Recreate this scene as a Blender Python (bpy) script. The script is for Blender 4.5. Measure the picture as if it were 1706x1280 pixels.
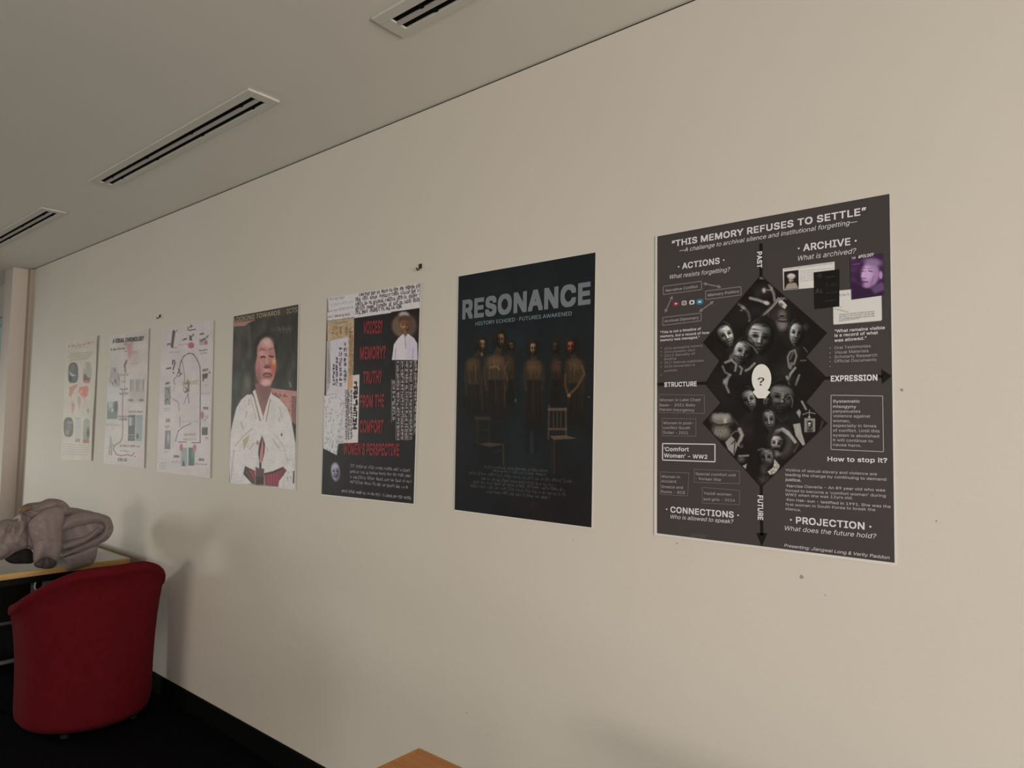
import bpy, bmesh, math, random, os
import numpy as np
from mathutils import Vector, Matrix
from mathutils.geometry import delaunay_2d_cdt

for o in list(bpy.data.objects):
    bpy.data.objects.remove(o)
SC = bpy.context.scene
COL = SC.collection

# ------------------------------------------------------------------ camera
W, H = 1706, 1280
F_PX, CAM_D, CAM_Z = 1151.37, 1.753, 1.512
YAW, PITCH, ROLL = -.6984, .0574, .0158


def cam_axes():
    fw = np.array([math.sin(YAW) * math.cos(PITCH), math.cos(YAW) * math.cos(PITCH), math.sin(PITCH)])
    r = np.array([math.cos(YAW), -math.sin(YAW), 0.])
    u = np.cross(r, fw)
    c, s = math.cos(ROLL), math.sin(ROLL)
    return r * c + u * s, -r * s + u * c, fw


AX_R, AX_U, AX_F = cam_axes()
CAM_C = np.array([0, -CAM_D, CAM_Z])
cam_data = bpy.data.cameras.new('camera')
cam = bpy.data.objects.new('camera', cam_data)
COL.objects.link(cam)
cam_data.sensor_fit = 'HORIZONTAL'
cam_data.sensor_width = 36.0
cam_data.lens = 36.0 * F_PX / W
cam_data.clip_start = 0.05
m = Matrix.Identity(4)
for i in range(3):
    m[i][0], m[i][1], m[i][2], m[i][3] = AX_R[i], AX_U[i], -AX_F[i], CAM_C[i]
cam.matrix_world = m
SC.camera = cam

# ------------------------------------------------------------------ world, lights, exposure
SC.view_settings.view_transform = 'Standard'
SC.view_settings.look = 'None'
SC.view_settings.gamma = 1.0
SC.view_settings.use_curve_mapping = False
SC.view_settings.exposure = 0.0

world = bpy.data.worlds.new('overcast_sky')
SC.world = world
world.use_nodes = True
wn = world.node_tree
wn.nodes['Background'].inputs[0].default_value = (0.75, 0.90, 1.0, 1)
wn.nodes['Background'].inputs[1].default_value = 0.34


def area(name, loc, target, sx, sy, power, color):
    l = bpy.data.lights.new(name, 'AREA')
    l.shape = 'RECTANGLE'
    l.size, l.size_y, l.energy, l.color = sx, sy, power, color
    o = bpy.data.objects.new(name, l)
    COL.objects.link(o)
    o.location = loc
    o.rotation_euler = (Vector(target) - Vector(loc)).to_track_quat('-Z', 'Z').to_euler()
    return o


CEIL = 2.711
# daylight outside the partly masked window in the far end of the room, raking along the poster wall
area('daylight_end_window', (-10.2, -3.8, 1.74), (-6.0, -1.8, 1.45), 2.6, .55, 165, (0.98, 1.0, 0.91))
# daylight outside the middle window facing the poster wall
area('daylight_middle_window', (-2.6, -8.2, 1.65), (-2.6, 0, 1.4), 3.0, 1.1, 85, (1.0, 0.87, 0.70))
# added warm fill, through an assumed glazed door in the unseen right wall
area('added_fill_right', (4.2, -2.6, 1.0), (0, -1.6, 1.1), 2.4, 1.8, 274, (1.0, 0.93, 0.83))


# ------------------------------------------------------------------ helpers
def s2l(c):
    c = np.asarray(c, float)
    if c.max() > 1.5:
        c = c / 255.
    return np.where(c <= .04045, c / 12.92, ((c + .055) / 1.055) ** 2.4)


def ray(px, py):
    return AX_R * (px - W / 2) / F_PX + AX_U * (H / 2 - py) / F_PX + AX_F


def on_y(p, Y=0.0):
    v = ray(*p)
    return CAM_C + v * (Y + CAM_D) / v[1]


def on_x(p, X):
    v = ray(*p)
    return CAM_C + v * X / v[0]


def on_z(p, Z):
    v = ray(*p)
    return CAM_C + v * (Z - CAM_Z) / v[2]


def project(P):
    V = P - CAM_C
    z = V @ AX_F
    return W / 2 + F_PX * (V @ AX_R) / z, H / 2 - F_PX * (V @ AX_U) / z


def mat(name, color, rough=.6, spec=.3, var=0., scale=8., bump=0., bscale=60., metal=0., sheen=0.):
    mt = bpy.data.materials.new(name)
    mt.use_nodes = True
    nt = mt.node_tree
    b = nt.nodes['Principled BSDF']
    b.inputs['Base Color'].default_value = (*color, 1)
    b.inputs['Roughness'].default_value = rough
    b.inputs['Specular IOR Level'].default_value = spec
    b.inputs['Metallic'].default_value = metal
    if sheen:
        b.inputs['Sheen Weight'].default_value = sheen
        b.inputs['Sheen Roughness'].default_value = .5
        b.inputs['Sheen Tint'].default_value = (*[min(1, c * 2 + .1) for c in color], 1)
    tc = nt.nodes.new('ShaderNodeTexCoord')
    if var:
        n = nt.nodes.new('ShaderNodeTexNoise')
        n.inputs['Scale'].default_value = scale
        n.inputs['Detail'].default_value = 5
        nt.links.new(tc.outputs['Object'], n.inputs['Vector'])
        r = nt.nodes.new('ShaderNodeValToRGB')
        r.color_ramp.elements[0].position, r.color_ramp.elements[1].position = .3, .7
        r.color_ramp.elements[0].color = (*[c * (1 - var) for c in color], 1)
        r.color_ramp.elements[1].color = (*[min(1, c * (1 + var)) for c in color], 1)
        nt.links.new(n.outputs['Fac'], r.inputs['Fac'])
        nt.links.new(r.outputs['Color'], b.inputs['Base Color'])
    if bump:
        n2 = nt.nodes.new('ShaderNodeTexNoise')
        n2.inputs['Scale'].default_value = bscale
        n2.inputs['Detail'].default_value = 4
        nt.links.new(tc.outputs['Object'], n2.inputs['Vector'])
        bp = nt.nodes.new('ShaderNodeBump')
        bp.inputs['Strength'].default_value = bump
        bp.inputs['Distance'].default_value = .01
        nt.links.new(n2.outputs['Fac'], bp.inputs['Height'])
        nt.links.new(bp.outputs['Normal'], b.inputs['Normal'])
    return mt


def wood_mat(name, c1, c2, axis=1, rough=.45):
    mt = mat(name, c1, rough, .35)
    nt = mt.node_tree
    b = nt.nodes['Principled BSDF']
    tc = [n for n in nt.nodes if n.type == 'TEX_COORD'][0]
    mp = nt.nodes.new('ShaderNodeMapping')
    sc = [22, 22, 22]
    sc[axis] = 1.6
    mp.inputs['Scale'].default_value = sc
    nz = nt.nodes.new('ShaderNodeTexNoise')
    nz.inputs['Scale'].default_value = 2.
    nz.inputs['Detail'].default_value = 7
    nz.inputs['Distortion'].default_value = .8
    r = nt.nodes.new('ShaderNodeValToRGB')
    r.color_ramp.elements[0].position, r.color_ramp.elements[1].position = .32, .68
    r.color_ramp.elements[0].color = (*c1, 1)
    r.color_ramp.elements[1].color = (*c2, 1)
    nt.links.new(tc.outputs['Object'], mp.inputs['Vector'])
    nt.links.new(mp.outputs['Vector'], nz.inputs['Vector'])
    nt.links.new(nz.outputs['Fac'], r.inputs['Fac'])
    nt.links.new(r.outputs['Color'], b.inputs['Base Color'])
    return mt


def print_mat():
    mt = mat('printed_ink', (.5, .5, .5), .5, .22)
    nt = mt.node_tree
    a = nt.nodes.new('ShaderNodeVertexColor')
    a.layer_name = 'ink'
    nt.links.new(a.outputs['Color'], nt.nodes['Principled BSDF'].inputs['Base Color'])
    return mt


INK = print_mat()
_flat = {}


def ink_flat(c):
    key = tuple(np.round(c, 4))
    if key not in _flat:
        _flat[key] = mat('ink_%d' % len(_flat), key, .5, .22)
    return _flat[key]


def link(name, me, material=None, parent=None, smooth=False):
    o = bpy.data.objects.new(name, me)
    COL.objects.link(o)
    if material is not None:
        me.materials.append(material)
    if parent is not None:
        o.parent = parent
        o.matrix_parent_inverse = Matrix.Translation(-parent.location)
    if smooth:
        me.polygons.foreach_set('use_smooth', [True] * len(me.polygons))
    return o


def from_bm(name, bm, material=None, parent=None, smooth=False):
    me = bpy.data.meshes.new(name)
    bm.normal_update()
    bm.to_mesh(me)
    bm.free()
    return link(name, me, material, parent, smooth)


def from_vf(name, v, f, material=None, parent=None, smooth=False):
    me = bpy.data.meshes.new(name)
    me.from_pydata([tuple(map(float, p)) for p in v], [], f)
    me.update()
    return link(name, me, material, parent, smooth)


def add_box(bm, lo, hi, bevel=0., seg=2):
    vs = [bm.verts.new((x, y, z)) for x in (lo[0], hi[0]) for y in (lo[1], hi[1]) for z in (lo[2], hi[2])]
    fs = [(0, 1, 3, 2), (4, 6, 7, 5), (0, 4, 5, 1), (2, 3, 7, 6), (0, 2, 6, 4), (1, 5, 7, 3)]
    new = [bm.faces.new([vs[i] for i in f]) for f in fs]
    if bevel:
        es = list({e for f in new for e in f.edges})
        bmesh.ops.bevel(bm, geom=es, offset=bevel, segments=seg, affect='EDGES', profile=.5)


def box(name, lo, hi, material, parent=None, bevel=0., seg=2):
    bm = bmesh.new()
    add_box(bm, lo, hi, bevel, seg)
    return from_bm(name, bm, material, parent)


def tube(bm, p, q, r, n=12, r2=None):
    p, q = Vector(p), Vector(q)
    d = q - p
    mtx = Matrix.Translation((p + q) / 2) @ d.to_track_quat('Z', 'Y').to_matrix().to_4x4()
    bmesh.ops.create_cone(bm, cap_ends=True, segments=n, radius1=r, radius2=r if r2 is None else r2, depth=d.length, matrix=mtx)


def tag(o, label=None, cat=None, group=None, kind=None):
    if label: o['label'] = label
    if cat: o['category'] = cat
    if group: o['group'] = group
    if kind: o['kind'] = kind
    return o


def empty(name, loc):
    o = bpy.data.objects.new(name, None)
    o.empty_display_size = .1
    COL.objects.link(o)
    o.location = loc
    return o


def structure(o, label=None):
    return tag(o, label=label, kind='structure')


# ------------------------------------------------------------------ materials
WALL_ALB = np.array([.76, .715, .655])
M_wall = mat('wall_paint', tuple(WALL_ALB), .62, .25, .02, 1.3, .05, 90)
M_ceil = mat('ceiling_paint', (.80, .775, .72), .8, .15, .015, 2., .04, 120)
M_pillar = mat('pillar_paint', (.70, .62, .57), .7, .2)
M_trim_shade = mat('trim_shade_brown', (.50, .41, .355), .7, .2)  # the strip's shading is put into its colour as a darker brown
M_carpet = mat('black_carpet', (.0065, .006, .008), 1., .03, .35, 160, .5, 400)
M_base = mat('black_skirting', (.0045, .0055, .006), .7, .06)
M_vent = mat('vent_enamel', (.66, .65, .60), .5, .3)
M_ventbar = mat('vent_bar_enamel', (.50, .485, .46), .5, .3)
M_black = mat('matt_black', (.006, .006, .006), .9, .05)
M_frame = mat('window_frame_paint', (.62, .62, .60), .4, .4)

# ------------------------------------------------------------------ the room shell
XL, XR, YF = -8.4, 3.2, -6.4
structure(box('floor', (XL - .2, YF - .2, -.12), (XR + .2, .5, 0), M_carpet))
structure(box('ceiling', (XL - .2, YF - .2, CEIL), (XR + .2, .5, CEIL + .15), M_ceil))
wall_back = structure(box('wall_back', (-6.64, 0, 0), (XR, .2, CEIL - .006), M_wall))
structure(box('trim_1', (-6.64, .004, CEIL - .006), (XR, .2, CEIL), M_black))
bm = bmesh.new()
add_box(bm, (XR, YF, 0), (XR + .2, -3.8, CEIL))
add_box(bm, (XR, -1.4, 0), (XR + .2, .2, CEIL))
add_box(bm, (XR, -3.8, 2.1), (XR + .2, -1.4, CEIL))
structure(from_bm('wall_right', bm, M_wall))
bm = bmesh.new()
for y in (-3.8, -2.63, -1.46):
    add_box(bm, (XR + .08, y, 0), (XR + .14, y + .06, 2.1))
add_box(bm, (XR + .08, -3.8, 2.04), (XR + .14, -1.4, 2.1))
add_box(bm, (XR + .08, -3.8, 0), (XR + .14, -1.4, .08))
structure(from_bm('assumed_door_1', bm, M_frame))  # assumed frame, added around the opening for the right-hand fill
# far end: a boxed pillar, then a window bay in the same wall line
structure(box('wall_pillar', (-6.86, -.125, 0), (-6.64, .2, CEIL), M_pillar, bevel=.004))
structure(box('trim_2', (-6.64, -.022, 0), (-6.570, -.0005, CEIL - .006), M_trim_shade, bevel=.002))
bm = bmesh.new()
add_box(bm, (XL - .2, YF, 0), (XL, .5, .75))
add_box(bm, (XL - .2, YF, 1.98), (XL, .5, CEIL))
add_box(bm, (XL - .2, YF, .75), (XL, -4.6, 1.98))
add_box(bm, (XL - .2, -1.6, .75), (XL, .5, 1.98))
structure(from_bm('wall_far', bm, M_wall))
bm = bmesh.new()
for lo, hi in (((XL - .12, -4.6, .75), (XL - .06, -4.55, 1.98)), ((XL - .12, -1.65, .75), (XL - .06, -1.6, 1.98)), ((XL - .12, -3.1, .75), (XL - .06, -3.05, 1.98)),
               ((XL - .12, -4.6, .75), (XL - .06, -1.6, .8)), ((XL - .12, -4.6, 1.93), (XL - .06, -1.6, 1.98))):
    add_box(bm, lo, hi)
structure(from_bm('window_5', bm, M_frame))
structure(box('window_light_mask', (XL - .05, -4.6, 1.80), (XL - .045, -1.6, 1.98), mat('light_mask_grey', (.5, .5, .48), .9, .1)))  # unseen strip added to cut off the top of the end-window light
structure(box('wall_bay', (XL, .05, 2.42), (-6.86, .2, CEIL), M_wall))
structure(box('wall_bay_sill', (XL, .05, 0), (-6.86, .2, .45), M_wall))
bm = bmesh.new()
for lo, hi in (((XL, .08, .45), (XL + .06, .14, 2.42)), ((-6.92, .08, .45), (-6.86, .14, 2.42)), ((-7.66, .08, .45), (-7.60, .14, 2.42)),
               ((XL, .08, .45), (-6.86, .14, .52)), ((XL, .08, 2.36), (-6.86, .14, 2.42)), ((XL, .08, 1.12), (-6.86, .14, 1.17))):
    add_box(bm, lo, hi)
win = structure(from_bm('window_1', bm, M_frame))
M_glass = bpy.data.materials.new('window_glass')
M_glass.use_nodes = True
nt = M_glass.node_tree
nt.nodes.remove(nt.nodes['Principled BSDF'])
tr = nt.nodes.new('ShaderNodeBsdfTransparent')
tr.inputs[0].default_value = (.86, .95, .97, 1)
gl = nt.nodes.new('ShaderNodeBsdfGlossy')
gl.inputs['Roughness'].default_value = .02
mx = nt.nodes.new('ShaderNodeMixShader')
mx.inputs[0].default_value = .12
nt.links.new(tr.outputs[0], mx.inputs[1])
nt.links.new(gl.outputs[0], mx.inputs[2])
nt.links.new(mx.outputs[0], nt.nodes['Material Output'].inputs[0])
structure(box('window_pane', (XL + .06, .105, .52), (-6.92, .115, 2.36), M_glass, win))
# the side of the room opposite the posters: wall with three window openings
bm = bmesh.new()
opens = [(-7.8, -4.8), (-4.1, -1.1), (-.4, 2.6)]
add_box(bm, (XL, YF - .2, 0), (XR, YF, .78))
add_box(bm, (XL, YF - .2, 1.95), (XR, YF, CEIL))
xs = [XL] + [v for o in opens for v in o] + [XR]
for i in range(0, len(xs), 2):
    add_box(bm, (xs[i], YF - .2, .78), (xs[i + 1], YF, 1.95))
structure(from_bm('wall_front', bm, M_wall))
for k, (a, b) in enumerate(opens):
    bm = bmesh.new()
    for lo, hi in (((a, YF - .02, .78), (a + .05, YF, 1.95)), ((b - .05, YF - .02, .78), (b, YF, 1.95)),
                   ((a, YF - .02, .78), (b, YF, .83)), ((a, YF - .02, 1.90), (b, YF, 1.95))):
        add_box(bm, lo, hi)
    structure(from_bm('window_%d' % (k + 2), bm, M_frame))
structure(box('baseboard_back', (-6.57, -.014, 0), (XR, -.0005, .1), M_base, bevel=.003))
# scuffs on the paint
M_scuff = mat('wall_scuff', (.40, .37, .34), .8, .1)
random.seed(4)
for (px, py, s) in ((1503, 650, 3), (1336, 962, 4), (1128, 906, 2), (955, 900, 1.6), (1560, 868, 1.6), (778, 1188, 2), (1375, 832 + 160, 1.8)):
    c = on_y((px, py), 0)
    rr = s / 620.
    v = [(c[0] + rr * random.uniform(.5, 1) * math.cos(t) * .8, -.0006, c[2] + rr * random.uniform(.5, 1.1) * math.sin(t)) for t in np.linspace(0, 2 * math.pi, 9)[:-1]]
    structure(from_vf('scuff_mark', v, [tuple(range(8))[::-1]], M_scuff, wall_back))


# ------------------------------------------------------------------ ceiling slot vents
def vent(x0, x1, label):
    y0, y1 = -.512, -.386
    root = empty('air_vent', ((x0 + x1) / 2, (y0 + y1) / 2, CEIL))
    tag(root, label, 'air vent', 'slot vents in the ceiling')
    zt, zb = CEIL - .0005, CEIL - .009
    s = [y0 + .037, y0 + .059, y0 + .074, y0 + .097]
    e = .045
    bm = bmesh.new()
    add_box(bm, (x0, y0, zb), (x1, s[0], zt), .0015, 1)
    add_box(bm, (x0, s[3], zb), (x1, y1, zt), .0015, 1)
    add_box(bm, (x0, s[0], zb), (x0 + e, s[3], zt))
    add_box(bm, (x1 - e, s[0], zb), (x1, s[3], zt))
    from_bm('vent_frame', bm, M_vent, root)
    box('centre_bar', (x0 + e, s[1], zb), (x1 - e, s[2], zt), M_ventbar, root)
    box('slot_backing', (x0 + e * .8, s[0] - .003, CEIL - .0025), (x1 - e * .8, s[3] + .003, CEIL - .0004), M_black, root)
    for a, b in ((s[0], s[1]), (s[2], s[3])):
        for fx in (.10, .36, .64, .90):
            xx = x0 + (x1 - x0) * fx + (.02 if a > s[1] else 0)
            box('slot_clip', (xx, a, zb + .002), (xx + .01, b, CEIL - .003), M_black, root)
    return root


vent(-1.61, -.05, 'white double-slot ceiling vent cut off by the top of the frame')
vent(-3.868, -2.308, 'white double-slot ceiling vent seen whole, middle of the row of three')
vent(-6.14, -4.58, 'white double-slot ceiling vent above the red chair, farthest along the ceiling')


# ------------------------------------------------------------------ print toolkit
class Poster:
    """a sheet hanging on the wall; corners are measured on the wall plane"""

    def __init__(s, name, label, corners, wall_px, curl=0., base=.0015, paper=(.84, .82, .81)):
        s.P = [on_y(c) for c in corners]          # TL TR BR BL
        s.K = WALL_ALB / s2l(wall_px)
        s.curl, s.base = curl, base
        s.x0 = min(p[0] for p in s.P)
        s.x1 = max(p[0] for p in s.P)
        bottom = (s.P[2] + s.P[3]) / 2
        s.root = empty(name, (bottom[0], 0, bottom[2]))
        tag(s.root, label, 'poster', 'posters along the wall')
        n, mrow = 24, 8
        v, f = [], []
        for layer in (0, 1):
            for i in range(mrow + 1):
                for j in range(n + 1):
                    p = s.lerp(j / n, i / mrow)
                    v.append((p[0], s.y(p[0], p[2]) + (0 if layer == 0 else .0009), p[2]))
        N = (n + 1) * (mrow + 1)
        for i in range(mrow):
            for j in range(n):
                a = i * (n + 1) + j
                f.append((a, a + n + 1, a + n + 2, a + 1))
                f.append((N + a, N + a + 1, N + a + n + 2, N + a + n + 1))
        rim = [j for j in range(n + 1)] + [i * (n + 1) + n for i in range(1, mrow + 1)] + \
              [mrow * (n + 1) + j for j in range(n - 1, -1, -1)] + [i * (n + 1) for i in range(mrow - 1, 0, -1)]
        for a, b in zip(rim, rim[1:] + rim[:1]):
            f.append((a, b, N + b, N + a))
        from_vf('paper_sheet', v, f, mat('poster_paper', paper, .55, .25), s.root)

    def lerp(s, u, w):
        return (s.P[0] * (1 - u) + s.P[1] * u) * (1 - w) + (s.P[3] * (1 - u) + s.P[2] * u) * w

    def y(s, x, z, layer=0):
        u = (x - s.x0) / (s.x1 - s.x0)
        w = (s.P[0][2] - z) / max(1e-6, s.P[0][2] - s.P[3][2])
        c = s.curl * (abs(2 * u - 1) ** 4 * .35 + max(u, 0) ** 6 * (.75 + .25 * math.cos(w * 9)))
        return -(s.base + .001 + c + layer * .00045)

    def col(s, c):
        return np.clip(s2l(c) * s.K, 0, .95)

    # --- flat shapes, coordinates in photograph pixels laid on the wall plane
    def shape(s, name, polys, c, layer=1, parent=None):
        v, f = [], []
        for poly in polys:
            k = len(v)
            for p in poly:
                q = on_y(p)
                v.append((q[0], s.y(q[0], q[2], layer), q[2]))
            f.append(tuple(range(k, len(v))))
        o = from_vf(name, v, f, ink_flat(s.col(c)), parent or s.root)
        bm = bmesh.new()
        bm.from_mesh(o.data)
        bmesh.ops.triangulate(bm, faces=bm.faces[:])
        bm.normal_update()
        for fc in bm.faces:
            if fc.normal.y > 0:
                fc.normal_flip()
        bm.to_mesh(o.data)
        bm.free()
        return o

    def text(s, name, lines, c, layer=3, label=None):
        """lines: (string, (x0,y0), (x1,y1), cap height px, bold, slant)"""
        V, Fc = [], []
        for (t, a, b, h, bold, slant) in lines:
            vs, fs, w, cap = glyphs(t, bold, slant)
            A, B = on_y(a), on_y(b)
            mid = ((a[0] + b[0]) / 2, (a[1] + b[1]) / 2)
            hz = 1.07 * (on_y((mid[0], mid[1] - h))[2] - on_y(mid)[2])
            k = len(V)
            for (x, yy, dd) in vs:
                px = A[0] + (B[0] - A[0]) * x / w
                pz = A[2] + (B[2] - A[2]) * x / w + hz * yy / cap
                V.append((px, s.y(px, pz, layer) + dd, pz))
            Fc += [tuple(i + k for i in f) for f in fs]
        o = from_vf(name, V, Fc, ink_flat(s.col(c)), s.root)
        if label: o['label'] = label
        return o

    def text_down(s, name, t, x0, x1, y0, y1, c, layer=4):
        """lettering that reads downwards"""
        vs, fs, w, cap = glyphs(t, .03, 0)
        A, B = on_y(((x0 + x1) / 2, y0)), on_y(((x0 + x1) / 2, y1))
        L, Rr = on_y((x0, (y0 + y1) / 2))[0], on_y((x1, (y0 + y1) / 2))[0]
        V = []
        for (x, yy, dd) in vs:
            pz = A[2] + (B[2] - A[2]) * x / w
            px = L + (Rr - L) * yy / cap
            V.append((px, s.y(px, pz, layer) + dd, pz))
        return from_vf(name, V, [tuple(f) for f in fs], ink_flat(s.col(c)), s.root)

    def line(s, name, segs, c, layer=2, closed=False):
        polys = []
        for (a, b, w) in segs:
            a, b = np.array(a, float), np.array(b, float)
            d = b - a
            n = np.array([-d[1], d[0]]) / max(1e-6, np.linalg.norm(d)) * w / 2
            polys.append([a + n, b + n, b - n, a - n])
        return s.shape(name, polys, c, layer)

    def canvas(s, corners, res, bg):
        return Canvas(s, corners, res, bg)


_font = None
_gl = {}


def glyphs(t, bold, slant):
    """outline lettering filled by winding number, so heavy strokes that overlap stay solid"""
    global _font
    key = (t, bold, slant)
    if key in _gl:
        return _gl[key]
    if _font is None:
        _font = False
        try:
            p = os.path.join(bpy.utils.system_resource('DATAFILES'), 'fonts', 'Inter.woff2')
            if os.path.exists(p):
                _font = bpy.data.fonts.load(p)
        except Exception:
            _font = False
    cu = bpy.data.curves.new('lettering', 'FONT')
    if _font:
        cu.font = _font
    cu.body = t
    cu.shear = slant
    cu.resolution_u = 3
    cu.space_character = 1 + bold * 2.2
    cu.fill_mode = 'NONE'
    ob = bpy.data.objects.new('lettering', cu)
    COL.objects.link(ob)
    dg = bpy.context.evaluated_depsgraph_get()
    me = bpy.data.meshes.new_from_object(ob.evaluated_get(dg))
    V = [Vector(v.co[:2]) for v in me.vertices]
    E = [tuple(e.vertices) for e in me.edges]
    bpy.data.objects.remove(ob)
    bpy.data.curves.remove(cu)
    bpy.data.meshes.remove(me)
    P0 = np.array([V[a] for a, b in E])
    P1 = np.array([V[b] for a, b in E])
    # vertices run in order along every outline; the closing edge may be stored reversed
    nxt = {}
    for i, (a, b) in enumerate(E):
        if abs(a - b) == 1:
            if a > b:
                P0[i], P1[i] = P1[i].copy(), P0[i].copy()
        elif a < b:
            P0[i], P1[i] = P1[i].copy(), P0[i].copy()
    r = delaunay_2d_cdt(V, E, [], 0, 1e-6)
    vs = np.array([v[:2] for v in r[0]])
    tri = np.array([f for f in r[2] if len(f) == 3])
    c = vs[tri].mean(1)
    wind = np.zeros(len(c))
    y0, y1 = P0[:, 1][None], P1[:, 1][None]
    for k in range(0, len(c), 2000):
        cx, cy = c[k:k + 2000, 0:1], c[k:k + 2000, 1:2]
        up = (y0 <= cy) & (y1 > cy)
        dn = (y1 <= cy) & (y0 > cy)
        dy = np.where(y1 == y0, 1, y1 - y0)
        xi = P0[:, 0][None] + (cy - y0) / dy * (P1[:, 0] - P0[:, 0])[None]
        wind[k:k + 2000] = (np.where(up & (xi > cx), 1, 0) - np.where(dn & (xi > cx), 1, 0)).sum(1)
    ar = .5 * np.abs(np.cross(vs[tri[:, 1]] - vs[tri[:, 0]], vs[tri[:, 2]] - vs[tri[:, 0]]))
    sgn = -1 if (ar * (wind < 0)).sum() > (ar * (wind > 0)).sum() else 1
    fs = [tuple(f) for f, w in zip(tri, wind) if w * sgn > 0]
    vs[:, 0] -= vs[:, 0].min()
    used = sorted({i for f in fs for i in f})
    mp = {i: k for k, i in enumerate(used)}
    vs = vs[used]
    fs = [tuple(mp[i] for i in f) for f in fs]
    out = np.column_stack([vs, np.zeros(len(vs))])
    if bold:                                     # a heavier stroke: the same outline pulled out eight ways
        n, o0, f0 = len(vs), out.copy(), list(fs)
        for k in range(8):
            th = math.pi / 4 * k
            sh = o0 + np.array([bold * (round(math.cos(th))), bold * (round(math.sin(th))), -.00003 * (k + 1)])
            out = np.vstack([out, sh])
            fs = fs + [tuple(i + n * (k + 1) for i in f) for f in f0]
        out[:, 0] += bold
        out[:, 0] /= 1.0
    _gl[key] = (out, fs, out[:, 0].max(), .73 + bold)
    return _gl[key]


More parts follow.
